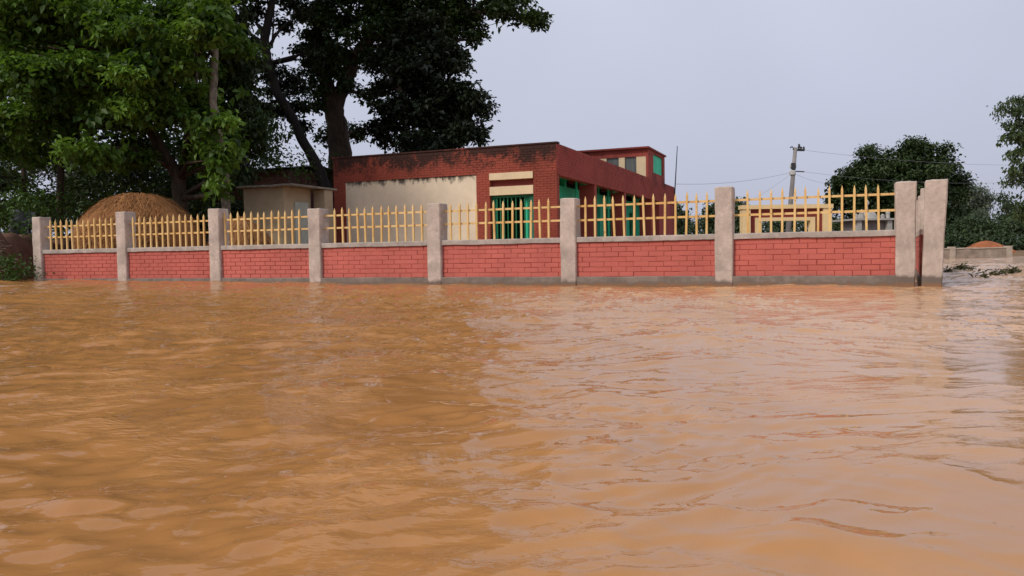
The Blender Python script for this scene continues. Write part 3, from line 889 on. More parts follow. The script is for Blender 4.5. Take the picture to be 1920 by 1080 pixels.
pd_ = 52.0
pt = px(1491.5, 277, pd_); pb = px(1478, 434, pd_)
low = pt + (pb - pt) * ((pt.z + 0.5) / (pt.z - pb.z))
up = thing('utility_pole', 'leaning grey utility pole carrying wires behind the gateway', 'utility pole', low)
L_ = lambda p: p - low
MB().tube([(0, 0, 0), L_(low + (pt - low) * 0.5), L_(pt)], [0.19, 0.16, 0.12], 9).build('shaft', MT['pole'], up, True)
def armp(x, y): return L_(px(x, y, pd_))
MB().tube([armp(1490, 282), armp(1508, 282.5)], 0.045, 6).build('crossarm', MT['metal'], up)
MB().tube([armp(1487, 321), armp(1508, 322)], 0.04, 6).build('crossarm', MT['metal'], up)
MB().tube([armp(1487, 281), armp(1488, 277.5), armp(1485, 275), armp(1481.5, 277)], 0.04, 6).build('hook_bracket', MT['metal'], up)
for x, y in ((1497.5, 282), (1502, 282), (1507, 282), (1498.3, 277)):
    q = armp(x, y)
    MB().lathe([(0.0, -0.03), (0.07, 0.0), (0.09, 0.08), (0.06, 0.14), (0.08, 0.2), (0.0, 0.27)], q, 8).build('insulator', MT['metal'], up)
for y in (311, 324):
    q = armp(1487 if y < 320 else 1486, y)
    MB().lathe([(0.19, -0.16), (0.22, -0.1), (0.22, 0.1), (0.19, 0.16)], q, 10).build('clamp_band', MT['porcelain'], up)
MB().box(armp(1484.5, 312) - Vector((0.1, 0.25, 0.2)), armp(1488, 309) + Vector((0.05, -0.15, 0.1))).build('meter_box', MT['metal'], up)

def wire(label, a, b, sag, r=0.007, group='power lines to the utility pole'):
    a, b = Vector(a), Vector(b); pts = []
    for i in range(25):
        t = i / 24; p = a.lerp(b, t); p.z -= sag * 4 * t * (1 - t); pts.append(p)
    MB().tube(pts, r, 5).build('power_line', MT['wire'], None, label=label, cat='power line', group=group)
wire('grey cable from the school roof end up to the utility pole clamp', px(1266, 345, 45), px(1484, 323, pd_), 0.25, 0.009)
wire('upper thin wire from the pole crossarm passing over the round tree', px(1507, 281.5, pd_), px(1990, 309, 62), 0.35, 0.008)
wire('lower thin wire crossing in front of the round tree crown', px(1507, 322, pd_), px(1990, 336, 60), 0.5, 0.007)
wire('slack stay wire from the pole clamp towards the round tree', px(1488, 325, pd_), px(1560, 345, 66), 0.15, 0.007)
wire('stay wire sloping down from the pole towards the pickets', px(1484, 326, pd_), px(1405, 378, 44), 0.05, 0.006)

# ------------------------------------------------------------------ far low wall, earth mound
wd_ = 38.0
a = px(1700, 483, wd_); b = px(1897, 483, wd_)
fw_ = thing('low_wall', 'low dirty cement wall with pale end posts across the water', 'wall', (b.x, b.y, 0), math.atan2(b.y - a.y, b.x - a.x))
Lw = (b - a).length
zw = px(1840, 466, wd_).z
MB().box((-Lw, 0, -0.6), (-0.26, 0.18, zw)).build('wall_panel', MT['farwall'], fw_)
slab_strip(-Lw, -0.26, -0.03, 0.21, zw, zw + 0.05, 3, 0.012, 30).build('coping', MT['farpost'], fw_)
for x in (-0.13, -2.86, -2.86 - 2.7):
    MB().box((x - 0.13, -0.05, -0.6), (x + 0.13, 0.23, zw + 0.11)).build('post', MT['farpost'], fw_)
def earth_mound(label, x, y, d, wpx, mat, seed, name='earth_mound', cat='earth mound', zb_=0.0, peak=1.0):
    t = px(x, y, d); R = wpx * d / F_PX / 2; V = []; ns, nr = 40, 14
    for j in range(nr):
        for k in range(ns):
            an = 2 * math.pi * k / ns; q = j / (nr - 1)
            n1 = float(vnoise2(np.array([math.cos(an) * 3 + q * 3]), np.array([math.sin(an) * 3 + 4]), seed)[0])
            r = R * (1 - q) ** 0.65 * (1 + 0.18 * n1 * (1 - q) + 0.0)
            V.append((t.x + r * math.cos(an), t.y + r * math.sin(an), zb_ + (t.z - zb_) * (q ** peak) + 0.03 * n1 * (1 - q)))
    i = np.arange(nr - 1)[:, None] * ns; k = np.arange(ns)[None, :]
    Fq = np.stack([i + k, i + (k + 1) % ns, i + ns + (k + 1) % ns, i + ns + k], -1).reshape(-1, 4)
    return link(bpy.data.objects.new(name, np_mesh(name, np.array(V), Fq, mat, smooth=True)), None, label, cat)
earth_mound('heap of orange red earth behind the low cement wall', 1849, 451, 41, 88, MT['earth'], 5, peak=0.8, zb_=0.2)

# ------------------------------------------------------------------ vegetation
def leaf_cloud(sprigs, sizes, per, spread, rr, droop=0.35, flat=0.55, aspect=0.5, hue=None):
    """sprigs (n,3) centres -> folded diamond leaves around each; returns V,F,rnd"""
    n = len(sprigs); N = n * per
    c = np.repeat(sprigs, per, 0)
    off = rr.normal(size=(N, 3)) * np.repeat(spread, per)[:, None] * np.array([1, 1, 0.75])
    p = c + off
    s_ = np.repeat(sizes, per) * (0.6 + 0.8 * rr.random(N))
    az = rr.random(N) * 2 * math.pi
    el = rr.normal(size=N) * 0.45 - droop
    d = np.stack([np.cos(az) * np.cos(el), np.sin(az) * np.cos(el), np.sin(el)], 1)
    upv = np.stack([rr.normal(size=N) * flat, rr.normal(size=N) * flat, np.ones(N)], 1)
    sd = np.cross(d, upv); sd /= np.linalg.norm(sd, axis=1, keepdims=True) + 1e-9
    nr_ = np.cross(sd, d)
    h = s_[:, None]
    mid = p + d * h * 0.5
    v0 = p; v2 = p + d * h - nr_ * h * 0.12
    v1 = mid + sd * h * aspect * 0.5 + nr_ * h * 0.10; v3 = mid - sd * h * aspect * 0.5 + nr_ * h * 0.10
    V = np.stack([v0, v1, v2, v3], 1).reshape(-1, 3)
    i = np.arange(N) * 4
    Fq = np.concatenate([np.stack([i, i + 1, i + 2], 1), np.stack([i, i + 2, i + 3], 1)])
    sh_ = np.repeat(np.clip(0.5 + 0.75 * vnoise2(sprigs[:, 0] * 1.3 + sprigs[:, 1], sprigs[:, 2] * 1.5 + sprigs[:, 1] * 0.7, 30) + 0.25 * (rr.random(n) - 0.5), 0, 1), per)
    rnd = np.clip(0.7 * sh_ + 0.3 * rr.random(N), 0, 1)
    return V, Fq, np.repeat(rnd, 4)

def blob_sprigs(c, rad, n, rr, shell=0.45, rc=0.5):
    """leafy heads: domed clumps scattered over the blob, their undersides left open so that they shade each other"""
    m_ = max(3, n // 16)
    q = rr.normal(size=(m_, 3)); q /= np.linalg.norm(q, axis=1, keepdims=True)
    r = shell + (1 - shell) * rr.random(m_)
    r = np.where(rr.random(m_) < 0.72, r, rr.random(m_))
    lump = 1 + 0.22 * np.sin(q[:, 0] * 5 + c[0] * 3) * np.sin(q[:, 1] * 4 + c[1]) + 0.16 * np.sin(q[:, 2] * 7 + c[2] * 2)
    cc = np.array(c)[None] + q * np.array(rad)[None] * (r * lump)[:, None]
    k = rr.integers(0, m_, n)
    d = rr.normal(size=(n, 3)); d /= np.linalg.norm(d, axis=1, keepdims=True)
    d[:, 2] = np.where(d[:, 2] < -0.15, -d[:, 2] * 0.7, d[:, 2])
    rk = rc * (0.6 + 0.8 * rr.random(m_))[k] * min(1.0, 0.35 + min(rad) * 0.6)
    return cc[k] + d * (rk * (0.65 + 0.35 * rr.random(n)))[:, None] * np.array([1.15, 1.15, 0.75])

def tree(name, label, cat, base, trunks, blobs, mat, bark, seed, leaf=0.17, dens=1.0, per=22, spread=0.32, droop=0.35, limbs=True, aspect=0.5, group=None, flat=0.55, shell=0.45, core=0.55):
    """trunks: list of (points, radii); blobs: list of (centre, (rx,ry,rz)) in metres"""
    rr = np.random.default_rng(seed); rp = random.Random(seed)
    base = Vector(base); base.z = -0.55
    root = thing(name, label, cat, base, 0, group)
    tb_ = MB(); tips = []
    for pts, rad in trunks:
        # resample and roughen
        P = [Vector(p) for p in pts]; out_p = []; out_r = []
        for i in range(len(P) - 1):
            for k in range(5):
                t = k / 5
                out_p.append(P[i].lerp(P[i + 1], t) + Vector((rp.uniform(-1, 1), rp.uniform(-1, 1), 0)) * 0.12 * rad[i] * (k > 0))
                out_r.append((rad[i] * (1 - t) + rad[i + 1] * t) * rp.uniform(0.93, 1.07))
        out_p.append(P[-1]); out_r.append(rad[-1])
        tb_.tube([p - base for p in out_p], out_r, 11)
        tips += list(zip(out_p, out_r))
    if limbs:
        for c, rad in blobs:
            c = Vector(c)
            cand = [(p, r) for p, r in tips if p.z < c.z + 0.4] or tips
            p0, r0 = min(cand, key=lambda t: (t[0] - c).length + (1.0 if t[0].z > c.z else 0))
            for q in range(2):
                e = c + Vector((rp.uniform(-.6, .6) * rad[0], rp.uniform(-.6, .6) * rad[1], rp.uniform(-.3, .6) * rad[2]))
                mid = p0.lerp(e, 0.5) + Vector((rp.uniform(-.3, .3), rp.uniform(-.3, .3), rp.uniform(-.1, .35)))
                rl = min(r0 * 0.5, 0.10 + 0.01 * (e - p0).length)
                tb_.tube([p0 - base, mid - base, e - base], [rl, rl * 0.65, rl * 0.2], 6)
    tb_.build('trunk', bark, root, True)
    Vs, Fs, Rs = [], [], []; nv = 0
    for c, rad in blobs:
        vol = (rad[0] * rad[1] * rad[2]) ** (2 / 3)
        n = max(6, int(34 * vol * dens * (0.17 / leaf) ** 2 * 22 / per))
        sp = blob_sprigs(tuple(c), rad, n, rr, shell)
        V, Fq, r_ = leaf_cloud(sp - np.array(base), np.full(n, leaf), per, np.full(n, spread), rr, droop, flat, aspect)
        Vs.append(V); Fs.append(Fq + nv); Rs.append(r_); nv += len(V)
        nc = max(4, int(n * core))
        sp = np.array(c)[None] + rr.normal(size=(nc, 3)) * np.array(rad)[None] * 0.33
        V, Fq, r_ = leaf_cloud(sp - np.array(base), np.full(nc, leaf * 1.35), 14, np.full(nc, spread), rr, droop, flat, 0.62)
        Vs.append(V); Fs.append(Fq + nv); Rs.append(r_ * 0.5); nv += len(V)  # inner leaves coloured darker, painting in the shade inside the crown
    V = np.concatenate(Vs); Fq = np.concatenate(Fs)
    link(bpy.data.objects.new('crown', np_mesh('crown', V, Fq, mat, {'rnd': np.concatenate(Rs)})), root)
    return root, len(Fq)

LF = {
    'lush': leaf_mat('lush_leaf', (0.022, 0.055, 0.009), (0.15, 0.27, 0.036), 0.32),
    'deep': leaf_mat('deep_leaf', (0.014, 0.028, 0.008), (0.046, 0.085, 0.017), 0.15),
    'jack': leaf_mat('dark_leaf', (0.012, 0.019, 0.010), (0.026, 0.040, 0.014), 0.10),
    'mango': leaf_mat('round_tree_leaf', (0.022, 0.042, 0.014), (0.050, 0.082, 0.022), 0.12),
    'euca': leaf_mat('hazed_grey_green_leaf', (0.085, 0.11, 0.085), (0.15, 0.185, 0.125), 0.2),  # grey green leaf made paler, distance haze put into its colour
    'hang': leaf_mat('hanging_leaf', (0.030, 0.050, 0.022), (0.085, 0.130, 0.045), 0.25),
    'bush': leaf_mat('bush_leaf', (0.025, 0.060, 0.012), (0.070, 0.130, 0.025), 0.2),
    'hedge': leaf_mat('far_leaf', (0.028, 0.050, 0.022), (0.060, 0.095, 0.035), 0.15),
    'weed': leaf_mat('weed_leaf', (0.05, 0.06, 0.02), (0.12, 0.12, 0.05), 0.1),
}
BK = {
    'brown': bark_mat('brown_bark', (0.030, 0.022, 0.016), (0.095, 0.068, 0.048)),
    'dark': bark_mat('dark_bark', (0.012, 0.010, 0.010), (0.034, 0.028, 0.025)),
    'pale': bark_mat('pale_bark', (0.05, 0.042, 0.032), (0.27, 0.24, 0.19), 0.5),
}
def B(x, y, d, r, ry=None, rd=None):
    k = d / F_PX
    return (px(x, y, d), (r * k, (rd if rd else r) * k, (ry if ry else r) * k))
def TP(lst): return [px(x, y, d) for x, y, d in lst]
ntri = 0

# broad leafy tree filling the upstream corner, over the haystack
rt = random.Random(21)
bl = []
for (x, y, d, r, ry) in [(20, 60, 24, 75, 60), (110, 20, 24.5, 85, 65), (215, 40, 24, 80, 60), (320, 30, 25, 75, 65), (60, 150, 23.5, 65, 45), (160, 125, 24, 75, 50),
                         (270, 120, 23.5, 75, 50), (335, 110, 24, 50, 52), (405, 295, 24.0, 32, 30), (395, 30, 23.6, 50, 42), (385, 245, 23.8, 26, 26), (412, 228, 23.6, 20, 22), (400, 345, 24.2, 26, 20), (400, 70, 23.6, 34, 22), (20, 215, 24, 50, 40), (110, 225, 25, 60, 40), (205, 215, 24.5, 65, 42), (300, 215, 25, 60, 42),
                         (170, 285, 24, 52, 34), (60, 290, 26, 40, 25), (245, 300, 25.5, 45, 28), (380, 205, 26, 55, 50), (430, 270, 26.5, 48, 36), (375, 300, 26, 45, 32),
                         (-60, 90, 25, 80, 80), (-60, 230, 25, 60, 60), (60, -70, 26, 110, 80), (220, -70, 26, 120, 80), (370, -60, 27, 100, 80), (140, -180, 27, 130, 80),
                         (300, -180, 27, 130, 80), (10, -160, 27, 110, 80), (200, -290, 28, 170, 90), (60, -280, 28, 130, 90), (330, -280, 28, 120, 80), (430, -230, 29, 90, 80), (120, -400, 28, 200, 90), (330, -400, 28, 170, 90), (200, -520, 28, 200, 90), (-120, -250, 28, 120, 120), (130, 140, 28.5, 100, 80), (280, 150, 29, 110, 90), (390, 60, 28.5, 80, 80), (60, 60, 29, 100, 90)]:
    bl.append(B(x, y, d, r, ry))
r_, n = tree('broadleaf_tree', 'broad bright green leafy tree overhanging the haystack', 'tree', px(345, 480, 26.5),
             [(TP([(352, 480, 26.5), (338, 372, 26.5), (334, 330, 26.5), (305, 285, 26.3), (270, 220, 26), (230, 120, 26), (200, 0, 26), (190, -120, 26)]), [0.30, 0.24, 0.22, 0.19, 0.17, 0.15, 0.12, 0.05]),
              (TP([(336, 335, 26.5), (352, 270, 26.8), (360, 180, 27), (380, 40, 27), (390, -60, 27)]), [0.17, 0.14, 0.13, 0.1, 0.05])],
             bl, LF['lush'], BK['brown'], 101, leaf=0.20, dens=2.3, per=24, spread=0.15, droop=0.5, core=0.7)
ntri += n
# second trunk group further back on the bank
bl = [B(40, 250, 31, 55, 40), (B(-20, 330, 30, 60, 40)), B(100, 180, 32, 90, 70), B(0, 120, 32, 110, 90), B(70, 40, 33, 120, 90), B(180, 60, 33, 120, 90), B(150, 250, 32, 50, 30), B(40, -80, 33, 150, 110), B(200, 200, 33, 70, 50), B(260, 270, 34, 60, 50), B(60, -260, 33, 190, 110), B(250, -330, 33, 180, 120), B(-120, -200, 32, 190, 150), B(60, -430, 33, 220, 120), B(-160, -450, 33, 200, 140), B(250, -520, 33, 200, 110), B(30, -620, 33, 220, 110)]
r_, n = tree('broadleaf_tree', 'slender trunked tree with open foliage behind the mud bank', 'tree', px(112, 480, 32),
             [(TP([(112, 480, 32), (112, 380, 32), (116, 280, 32), (108, 150, 32), (100, 0, 32.5), (95, -100, 33)]), [0.16, 0.14, 0.13, 0.11, 0.09, 0.04]),
              (TP([(38, 480, 31), (48, 380, 31), (40, 270, 31), (30, 120, 32)]), [0.12, 0.10, 0.09, 0.05])],
             bl, LF['deep'], BK['brown'], 102, leaf=0.22, dens=1.25, per=20)
ntri += n
# pale trunked eucalyptus
bl = [B(400, 30, 30, 60, 60), B(430, -40, 30, 70, 60), B(375, -60, 30, 70, 60), B(440, 90, 30, 42, 60), B(455, 180, 30.5, 30, 45), B(415, 160, 30.8, 40, 60), B(400, -160, 30, 90, 80), B(455, 240, 30.5, 40, 36), B(500, 245, 30, 22, 16), B(430, 330, 30, 45, 26), B(410, 250, 31.5, 60, 50), B(440, 130, 31.5, 40, 60)]
r_, n = tree('eucalyptus_tree', 'tall tree with pale peeling trunk showing among dark leaves', 'tree', px(425, 480, 29),
             [(TP([(425, 480, 26), (422, 330, 25.5), (410, 250, 25), (399, 190, 24.6), (402, 120, 24.6), (408, 40, 25.0), (410, -100, 27)]), [0.15, 0.14, 0.13, 0.12, 0.105, 0.09, 0.05])],
             bl, LF['deep'], BK['pale'], 103, leaf=0.18, dens=2.2, per=20, droop=0.9, aspect=0.34, limbs=False)
ntri += n
# dark leaning tree
bl = [B(470, -40, 35, 60, 50), B(520, -70, 36, 90, 60), B(500, 140, 35.5, 42, 40), B(520, 205, 35.5, 40, 28), B(475, 20, 35.5, 32, 30), B(545, 160, 36, 26, 26), B(560, 235, 36, 20, 14), B(580, 110, 36, 25, 22), B(560, 20, 36, 30, 22), B(480, 200, 36, 40, 30), B(535, 45, 36, 20, 16)]
r_, n = tree('leaning_tree', 'dark leaning tree with bare forked trunk against the pale sky', 'tree', px(612, 480, 35),
             [(TP([(612, 480, 35), (608, 350, 35), (600, 322, 35), (572, 272, 35), (545, 215, 35), (520, 175, 35), (503, 120, 35), (496, 75, 35), (505, 30, 35), (520, -40, 35)]), [0.34, 0.29, 0.25, 0.22, 0.20, 0.20, 0.22, 0.20, 0.17, 0.09]),
              (TP([(502, 95, 35), (514, 70, 35), (528, 52, 35), (545, 38, 35)]), [0.09, 0.07, 0.05, 0.03]),
              (TP([(500, 100, 35), (484, 75, 35), (468, 62, 35)]), [0.13, 0.10, 0.05]),
              (TP([(496, 75, 35), (487, 50, 35), (480, 45, 35)]), [0.14, 0.10, 0.05]),
              (TP([(510, 90, 35), (512, 60, 35), (514, 20, 35)]), [0.05, 0.04, 0.02])],
             bl, LF['jack'], BK['dark'], 104, leaf=0.20, dens=2.0, per=22, spread=0.17, core=0.25, limbs=True)
ntri += n
# great central tree rising over the school
bl = [B(620, 20, 38, 70, 50), B(700, 10, 38, 80, 50), B(780, 15, 38, 80, 50), B(860, 15, 38, 70, 40), B(930, 15, 37.5, 55, 30), B(985, 32, 37, 38, 20), B(1010, 42, 37, 22, 11), B(600, 80, 38, 48, 40), B(585, 140, 38, 30, 30), B(600, 190, 38, 28, 20), B(655, 120, 39, 45, 35), B(720, 70, 38.5, 55, 36), B(890, 75, 37.5, 26, 14), B(810, 70, 38, 60, 36), B(880, 55, 38, 40, 20), B(690, 180, 39, 20, 18),
      B(650, -80, 38, 110, 70), B(780, -90, 38, 120, 70), B(890, -60, 38, 80, 50), B(700, -190, 39, 150, 90), B(830, -180, 39, 110, 80), B(620, -290, 39, 140, 90), B(760, -300, 39, 150, 90), B(880, -270, 39, 90, 70), B(700, -390, 40, 150, 70), B(600, -480, 41, 170, 100), B(790, -500, 41, 170, 110), B(690, -620, 41, 190, 100), B(900, -400, 40, 90, 80), B(640, 245, 39.5, 20, 26), B(610, 255, 39, 13, 18), B(640, 85, 36.4, 34, 26), B(612, 135, 36.6, 22, 24), B(682, 105, 36.6, 26, 20), B(650, 160, 36.6, 12, 12), B(705, 55, 36.4, 34, 24), B(668, 250, 39.5, 14, 22), B(570, 200, 39, 18, 12)]
r_, n = tree('rain_tree', 'great dark tree with thick forking trunk rising behind the school roof', 'tree', px(640, 480, 38),
             [(TP([(640, 480, 38), (638, 300, 38), (632, 240, 38), (622, 190, 38), (606, 140, 38), (595, 70, 38), (598, 0, 38), (610, -90, 38)]), [0.62, 0.54, 0.48, 0.44, 0.30, 0.26, 0.2, 0.08]),
              (TP([(626, 205, 38), (645, 160, 38), (662, 115, 38), (690, 75, 38), (720, 20, 38), (750, -60, 38)]), [0.36, 0.36, 0.32, 0.28, 0.2, 0.1]),
              (TP([(690, 75, 38), (760, 45, 38), (850, 25, 38), (940, 22, 37.5), (1000, 38, 37)]), [0.18, 0.15, 0.12, 0.08, 0.03])],
             bl, LF['deep'], BK['brown'], 105, leaf=0.21, dens=2.2, per=22, spread=0.18, core=0.4)
ntri += n
# dark dense tree beside it
bl = [B(800, 130, 34, 62, 40), B(755, 140, 35, 48, 42), B(845, 175, 34, 55, 40), B(880, 190, 34, 36, 28), B(790, 215, 34, 70, 42), B(860, 235, 34, 48, 32), B(740, 215, 35, 42, 38), B(815, 265, 34, 85, 32), B(895, 250, 34, 22, 20), B(720, 255, 35, 32, 26), B(835, 110, 34, 48, 30), B(770, 85, 35, 48, 40), B(855, 95, 34, 30, 18), B(830, 200, 36, 80, 60), B(905, 210, 34, 16, 14), B(715, 170, 35, 18, 14), B(700, 240, 35, 14, 10), B(735, 105, 35, 36, 36), B(790, 55, 35.5, 46, 26), B(760, 150, 34.5, 34, 30)]
r_, n = tree('jackfruit_tree', 'dense blackish green tree close behind the mouldy school parapet', 'tree', px(775, 480, 35.5),
             [(TP([(775, 480, 35.5), (768, 290, 35.5), (762, 230, 35), (756, 190, 34.6), (742, 120, 34.6), (736, 75, 35)]), [0.22, 0.18, 0.16, 0.14, 0.11, 0.05]),
              (TP([(768, 290, 35.5), (800, 230, 35.5), (840, 150, 35.5)]), [0.2, 0.16, 0.08])],
             bl, LF['jack'], BK['pale'], 106, leaf=0.20, dens=2.6, per=22, spread=0.17)
ntri += n
# round tree beyond the gateway
bl = [B(x, y, 70 + dd, r, ry) for (x, y, r, ry, dd) in [(1600, 360, 48, 45, 0), (1640, 320, 50, 38, 0), (1700, 305, 52, 34, -1), (1750, 320, 48, 36, 0), (1780, 360, 30, 40, 1), (1690, 360, 75, 45, -2), (1620, 400, 55, 36, 0), (1720, 400, 70, 40, -1), (1780, 405, 28, 30, 0), (1730, 278, 22, 14, 0), (1690, 350, 60, 60, 3), (1575, 345, 24, 18, 0), (1570, 375, 22, 20, 0), (1800, 345, 12, 20, 1), (1700, 440, 100, 18, 0)]]
r_, n = tree('mango_tree', 'big round dark green tree behind the gateway and fence posts', 'tree', px(1690, 470, 70),
             [(TP([(1690, 470, 70), (1690, 400, 70), (1690, 340, 70)]), [0.45, 0.35, 0.15])], bl, LF['mango'], BK['dark'], 107, leaf=0.28, dens=3.6, per=22, spread=0.36)
ntri += n
# grey green trees beyond
def slim(label, x, ytop, ybot, d, wpx, seed, mat='euca', dens=1.2, leaf=0.3, group=None):
    global ntri
    rr = random.Random(seed); bl = []
    h = ybot - ytop
    for i in range(9):
        t = (i + 0.5) / 9
        ww = wpx * (0.35 + 0.65 * math.sin(math.pi * min(1, t * 0.9 + 0.08)))
        bl.append(B(x + rr.uniform(-0.4, 0.4) * wpx, ytop + h * t, d + rr.uniform(-1, 1), ww * 0.55, h * 0.10))
    r_, n = tree('eucalyptus_tree', label, 'tree', px(x, 470, d), [(TP([(x, 470, d), (x + 2, ytop + h * 0.5, d), (x + 1, ytop + 5, d)]), [0.22, 0.15, 0.04])], bl, LF[mat], BK['pale'], seed, leaf=leaf, dens=dens, per=16, spread=0.4, droop=0.8, aspect=0.35, group=group)
    ntri += n
slim('hazy grey green eucalyptus rising just past the round tree', 1836, 346, 440, 95, 34, 201, dens=2.0)
slim('shorter hazy eucalyptus half hidden by the round tree', 1808, 372, 440, 97, 30, 202, dens=2.0)
slim('small dark spindly tree over the hedge under the hanging foliage', 1888, 368, 440, 80, 22, 203, 'hedge')
slim('small spindly tree seen between the pickets next to the cement post', 1333, 384, 440, 90, 13, 204, 'hedge')
slim('thin tree seen in the gap before the gateway pillar', 1384, 378, 440, 88, 12, 205, 'hedge')
slim('bushy low tree at the far end of the school', 1272, 388, 445, 75, 20, 206, 'hedge', 1.6)
# tree hanging in from the frame edge
bl = [B(1905, 215, 31, 28, 26), B(1925, 255, 31, 45, 36), B(1912, 290, 31, 28, 26), B(1935, 200, 31, 35, 24), B(1930, 320, 31, 34, 30), B(1893, 240, 31, 12, 12), B(1902, 325, 30.8, 10, 14), B(1940, 390, 31, 36, 34), B(1985, 250, 31.5, 70, 60), B(1990, 350, 31.5, 60, 60),  B(1990, 150, 32, 60, 50)]
r_, n = tree('overhanging_tree', 'grey green tree with hanging leaves entering the picture by its edge', 'tree', px(1990, 480, 31.5),
             [(TP([(1990, 480, 31.5), (1985, 380, 31.5), (1975, 280, 31.5), (1960, 190, 31.5)]), [0.22, 0.18, 0.13, 0.05])], bl, LF['hang'], BK['brown'], 108, leaf=0.125, dens=1.5, per=22, droop=0.9, aspect=0.4, core=0.25, spread=0.11)
ntri += n

def mass(name, label, blobs, mat, seed, leaf, dens, kind='stuff', cat=None, per=18, spread=0.35, droop=0.3):
    global ntri
    rr = np.random.default_rng(seed); Vs, Fs, Rs = [], [], []; nv = 0
    for c, rad in blobs:
        vol = (rad[0] * rad[1] * rad[2]) ** (2 / 3); n = max(5, int(34 * vol * dens * (0.17 / leaf) ** 2 * 22 / per))
        V, Fq, r_ = leaf_cloud(blob_sprigs(tuple(c), rad, n, rr), np.full(n, leaf), per, np.full(n, spread), rr, droop)
        Vs.append(V); Fs.append(Fq + nv); Rs.append(r_); nv += len(V)
    Fq = np.concatenate(Fs); ntri += len(Fq)
    return link(bpy.data.objects.new(name, np_mesh(name, np.concatenate(Vs), Fq, LF[mat], {'rnd': np.concatenate(Rs)})), None, label, cat, None, kind)
rr = random.Random(5)
mass('hedge', 'dark green scrub growing along the far bank behind the low wall', [B(x, 432 + rr.uniform(-8, 8), 58 + rr.uniform(-2, 2), 26, 22) for x in range(1765, 2010, 17)] + [B(x, 458, 52, 24, 16) for x in range(1765, 2010, 18)] + [B(1910, 405, 60, 22, 14), B(1945, 400, 60, 26, 18)], 'hedge', 301, 0.24, 1.9)
mass('treeline', 'distant dark treeline seen low between pickets past the school', [B(x, 428 + rr.uniform(-6, 4), 100 + rr.uniform(-4, 4), 20, 17) for x in range(1240, 1770, 14)] + [B(x, 450, 100, 18, 16) for x in range(1240, 1770, 14)], 'hedge', 302, 0.42, 1.5, spread=0.6)
mass('bush', 'dark bushes growing beneath the school trees behind the outbuilding', [B(518, 298, 33, 28, 18), B(548, 305, 33, 18, 18), B(490, 292, 33, 26, 16), B(570, 326, 33, 12, 12), B(595, 330, 37, 16, 14), B(618, 312, 37, 12, 34)], 'bush', 303, 0.19, 1.0, None, 'bush')
mass('bush', 'leafy bush standing on top of the mud bank beside the end post', [B(35, 385, 24, 44, 26), B(90, 375, 26, 40, 24), B(10, 420, 23.5, 34, 22), B(60, 350, 26, 34, 18), B(130, 395, 26, 34, 26), B(45, 435, 23, 22, 16)], 'bush', 304, 0.16, 1.1, None, 'bush')
mass('bush', 'low green creeping bush at the foot of the mud bank by the water', [B(22, 500, 19.6, 24, 15), B(45, 508, 19.4, 18, 11), B(0, 503, 19.8, 24, 16), B(-35, 500, 20, 30, 18), B(20, 516, 19.2, 26, 6)], 'bush', 305, 0.11, 1.2, None, 'bush', spread=0.12)
mass('undergrowth', 'dark undergrowth in the shade beneath the big leafy trees', [B(x, 395 + rr.uniform(-18, 14), 33 + rr.uniform(-1, 2), 40, 32) for x in range(120, 470, 30)] + [B(x, 345 + rr.uniform(-10, 10), 36, 36, 26) for x in range(130, 470, 34)] + [B(x, 400, 36, 40, 26) for x in range(-60, 140, 36)] + [B(x, 300, 37, 34, 20) for x in range(-40, 300, 40)], 'deep', 306, 0.2, 1.4)
mass('woodland', 'dark mass of trees closing the view behind the haystack', [B(x, 405, 41, 40, 34) for x in range(-120, 500, 34)] + [B(x, 340, 42, 36, 26) for x in list(range(-120, 40, 30)) + list(range(135, 480, 32))] + [B(x, 285, 42, 40, 30) for x in range(-120, 460, 36)], 'deep', 307, 0.30, 1.5, spread=0.4)

# ------------------------------------------------------------------ mud bank at the upstream end
def bank_h(X, Y):
    k = sstep(-12.6, -13.3, X + 0.25 * (Y - 20)) * sstep(19.2, 20.2, Y)
    return -0.5 + k * (1.75 + 0.18 * vnoise2(X * 2, Y * 2, 21) + 0.08 * vnoise2(X * 6, Y * 6, 22))
link(bpy.data.objects.new('mud_bank', grid_mesh('mud_bank', np.linspace(-26, -11.8, 120), np.linspace(18.6, 34, 110), bank_h, MT['bankearth'])), kind='structure', label='dark earth bank beside the end post')
tp_ = px(40, 418, 24.0)
mb = MB()
for i in range(13):
    for j in range(9):
        u, v = i / 12, j / 8
        mb.v.append((tp_.x - 0.35 + 0.75 * u + 0.05 * math.sin(v * 7), tp_.y + 0.12 * math.sin(u * 9 + v * 3) - 0.15 * math.sin(math.pi * v), tp_.z + 0.38 - 0.85 * v + 0.05 * math.sin(u * 5)))
for i in range(12):
    for j in range(8):
        mb.f.append((i * 9 + j, i * 9 + j + 1, (i + 1) * 9 + j + 1, (i + 1) * 9 + j))
o = mb.build('hanging_sheet', MT['tarp'], None, True, label='dark grey sheet hanging in the bushes above the mud bank', cat='tarpaulin')
sm = o.modifiers.new('thickness', 'SOLIDIFY'); sm.thickness = 0.01
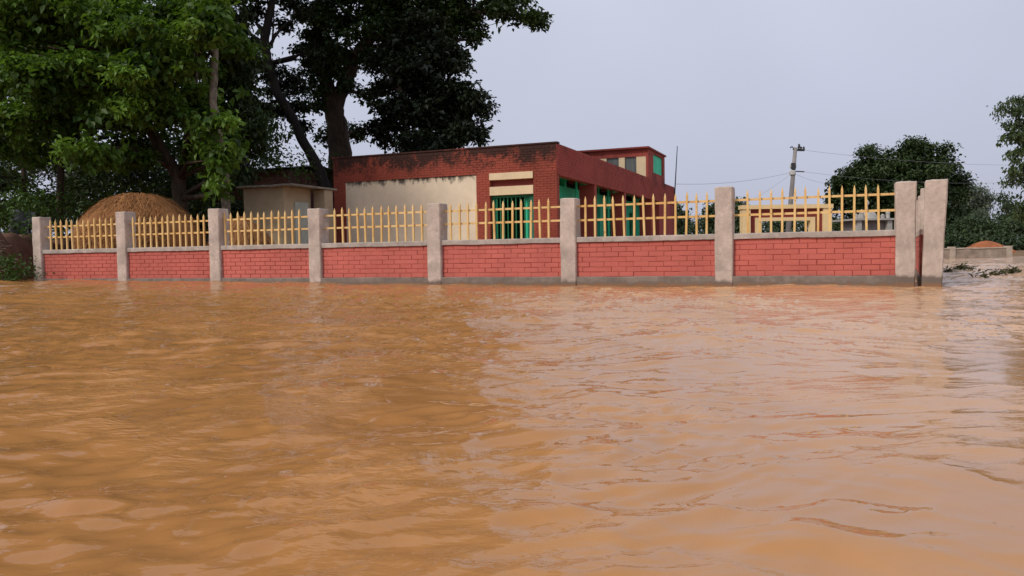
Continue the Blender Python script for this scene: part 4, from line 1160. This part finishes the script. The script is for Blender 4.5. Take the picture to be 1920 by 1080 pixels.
# dry roots and straw over the lip of the bank
nst = 2600; r2 = np.random.default_rng(77)
cx_ = -12.9 - 1.6 * r2.random(nst); cy_ = 19.9 + 0.5 * r2.random(nst)
cz_ = bank_h(cx_, cy_ + 0.35) + 0.05 * r2.random(nst)
p0 = np.stack([cx_, cy_, cz_], 1); dd = np.stack([r2.normal(size=nst) * 0.25, -0.2 - 0.2 * r2.random(nst), -0.28 * r2.random(nst) + 0.05], 1)
p1 = p0 + dd * 0.9
sd_ = np.cross(dd, np.array([0, -0.7, 0.7])); sd_ /= np.linalg.norm(sd_, axis=1, keepdims=True) + 1e-9
V = np.stack([p0 - sd_ * 0.008, p0 + sd_ * 0.008, p1 + sd_ * 0.004, p1 - sd_ * 0.004], 1).reshape(-1, 3)
m = Mat('dry_straw'); at = m.n('ShaderNodeAttribute'); at.attribute_name = 'rnd'
m.col(m.mix(at.outputs['Fac'], (0.16, 0.12, 0.08), (0.38, 0.31, 0.23))).rough(0.9)
link(bpy.data.objects.new('dry_grass', np_mesh('dry_grass', V, np.arange(nst * 4).reshape(-1, 4), m.m, {'rnd': np.repeat(r2.random(nst), 4)})), None, 'pale dry grass matted over the lip of the mud bank', None, None, 'stuff')

# floating weed clumps at the corner
def weed(label, x, y, wpx, n, seed):
    r3 = np.random.default_rng(seed)
    p = ray_plane(x, y, Vector((0, 0, 0.0)), Vector((0, 0, 1)))
    wd2 = wpx * p.y / F_PX * (0.75 if n < 8 else 1)
    sp = np.stack([(r3.random(n) - 0.5) * wd2 * (1 - 0.3 * r3.random(n)), r3.normal(size=n) * 0.10, 0.02 + 0.05 * r3.random(n) ** 2], 1)
    V, Fq, r_ = leaf_cloud(sp, np.full(n, 0.085), 7, np.full(n, 0.05), r3, -0.1, 0.6, 0.35)
    o = link(bpy.data.objects.new('floating_weed', np_mesh('floating_weed', V, Fq, LF['weed'], {'rnd': r_})), None, label, 'weed clump', 'weeds afloat past the corner post')
    o.location = (p.x, p.y, 0.0)
weed('tallest dark weed clump afloat nearest to the leaning corner post', 1803, 505, 20, 26, 1)
weed('flat strip of weed afloat touching the base of the corner post', 1778, 511, 30, 18, 2)
weed('tiny weed scrap trailing after the tallest weed clump', 1822, 509, 10, 8, 3)
weed('small weed speck afloat alone in the middle of the channel', 1838, 520, 6, 7, 4)
weed('bushy dark weed clump afloat on the outer side of the channel', 1897, 513, 14, 26, 5)
weed('long thin weed strip attached before the outer bushy clump', 1871, 517, 26, 14, 6)

print('leaf tris', ntri)
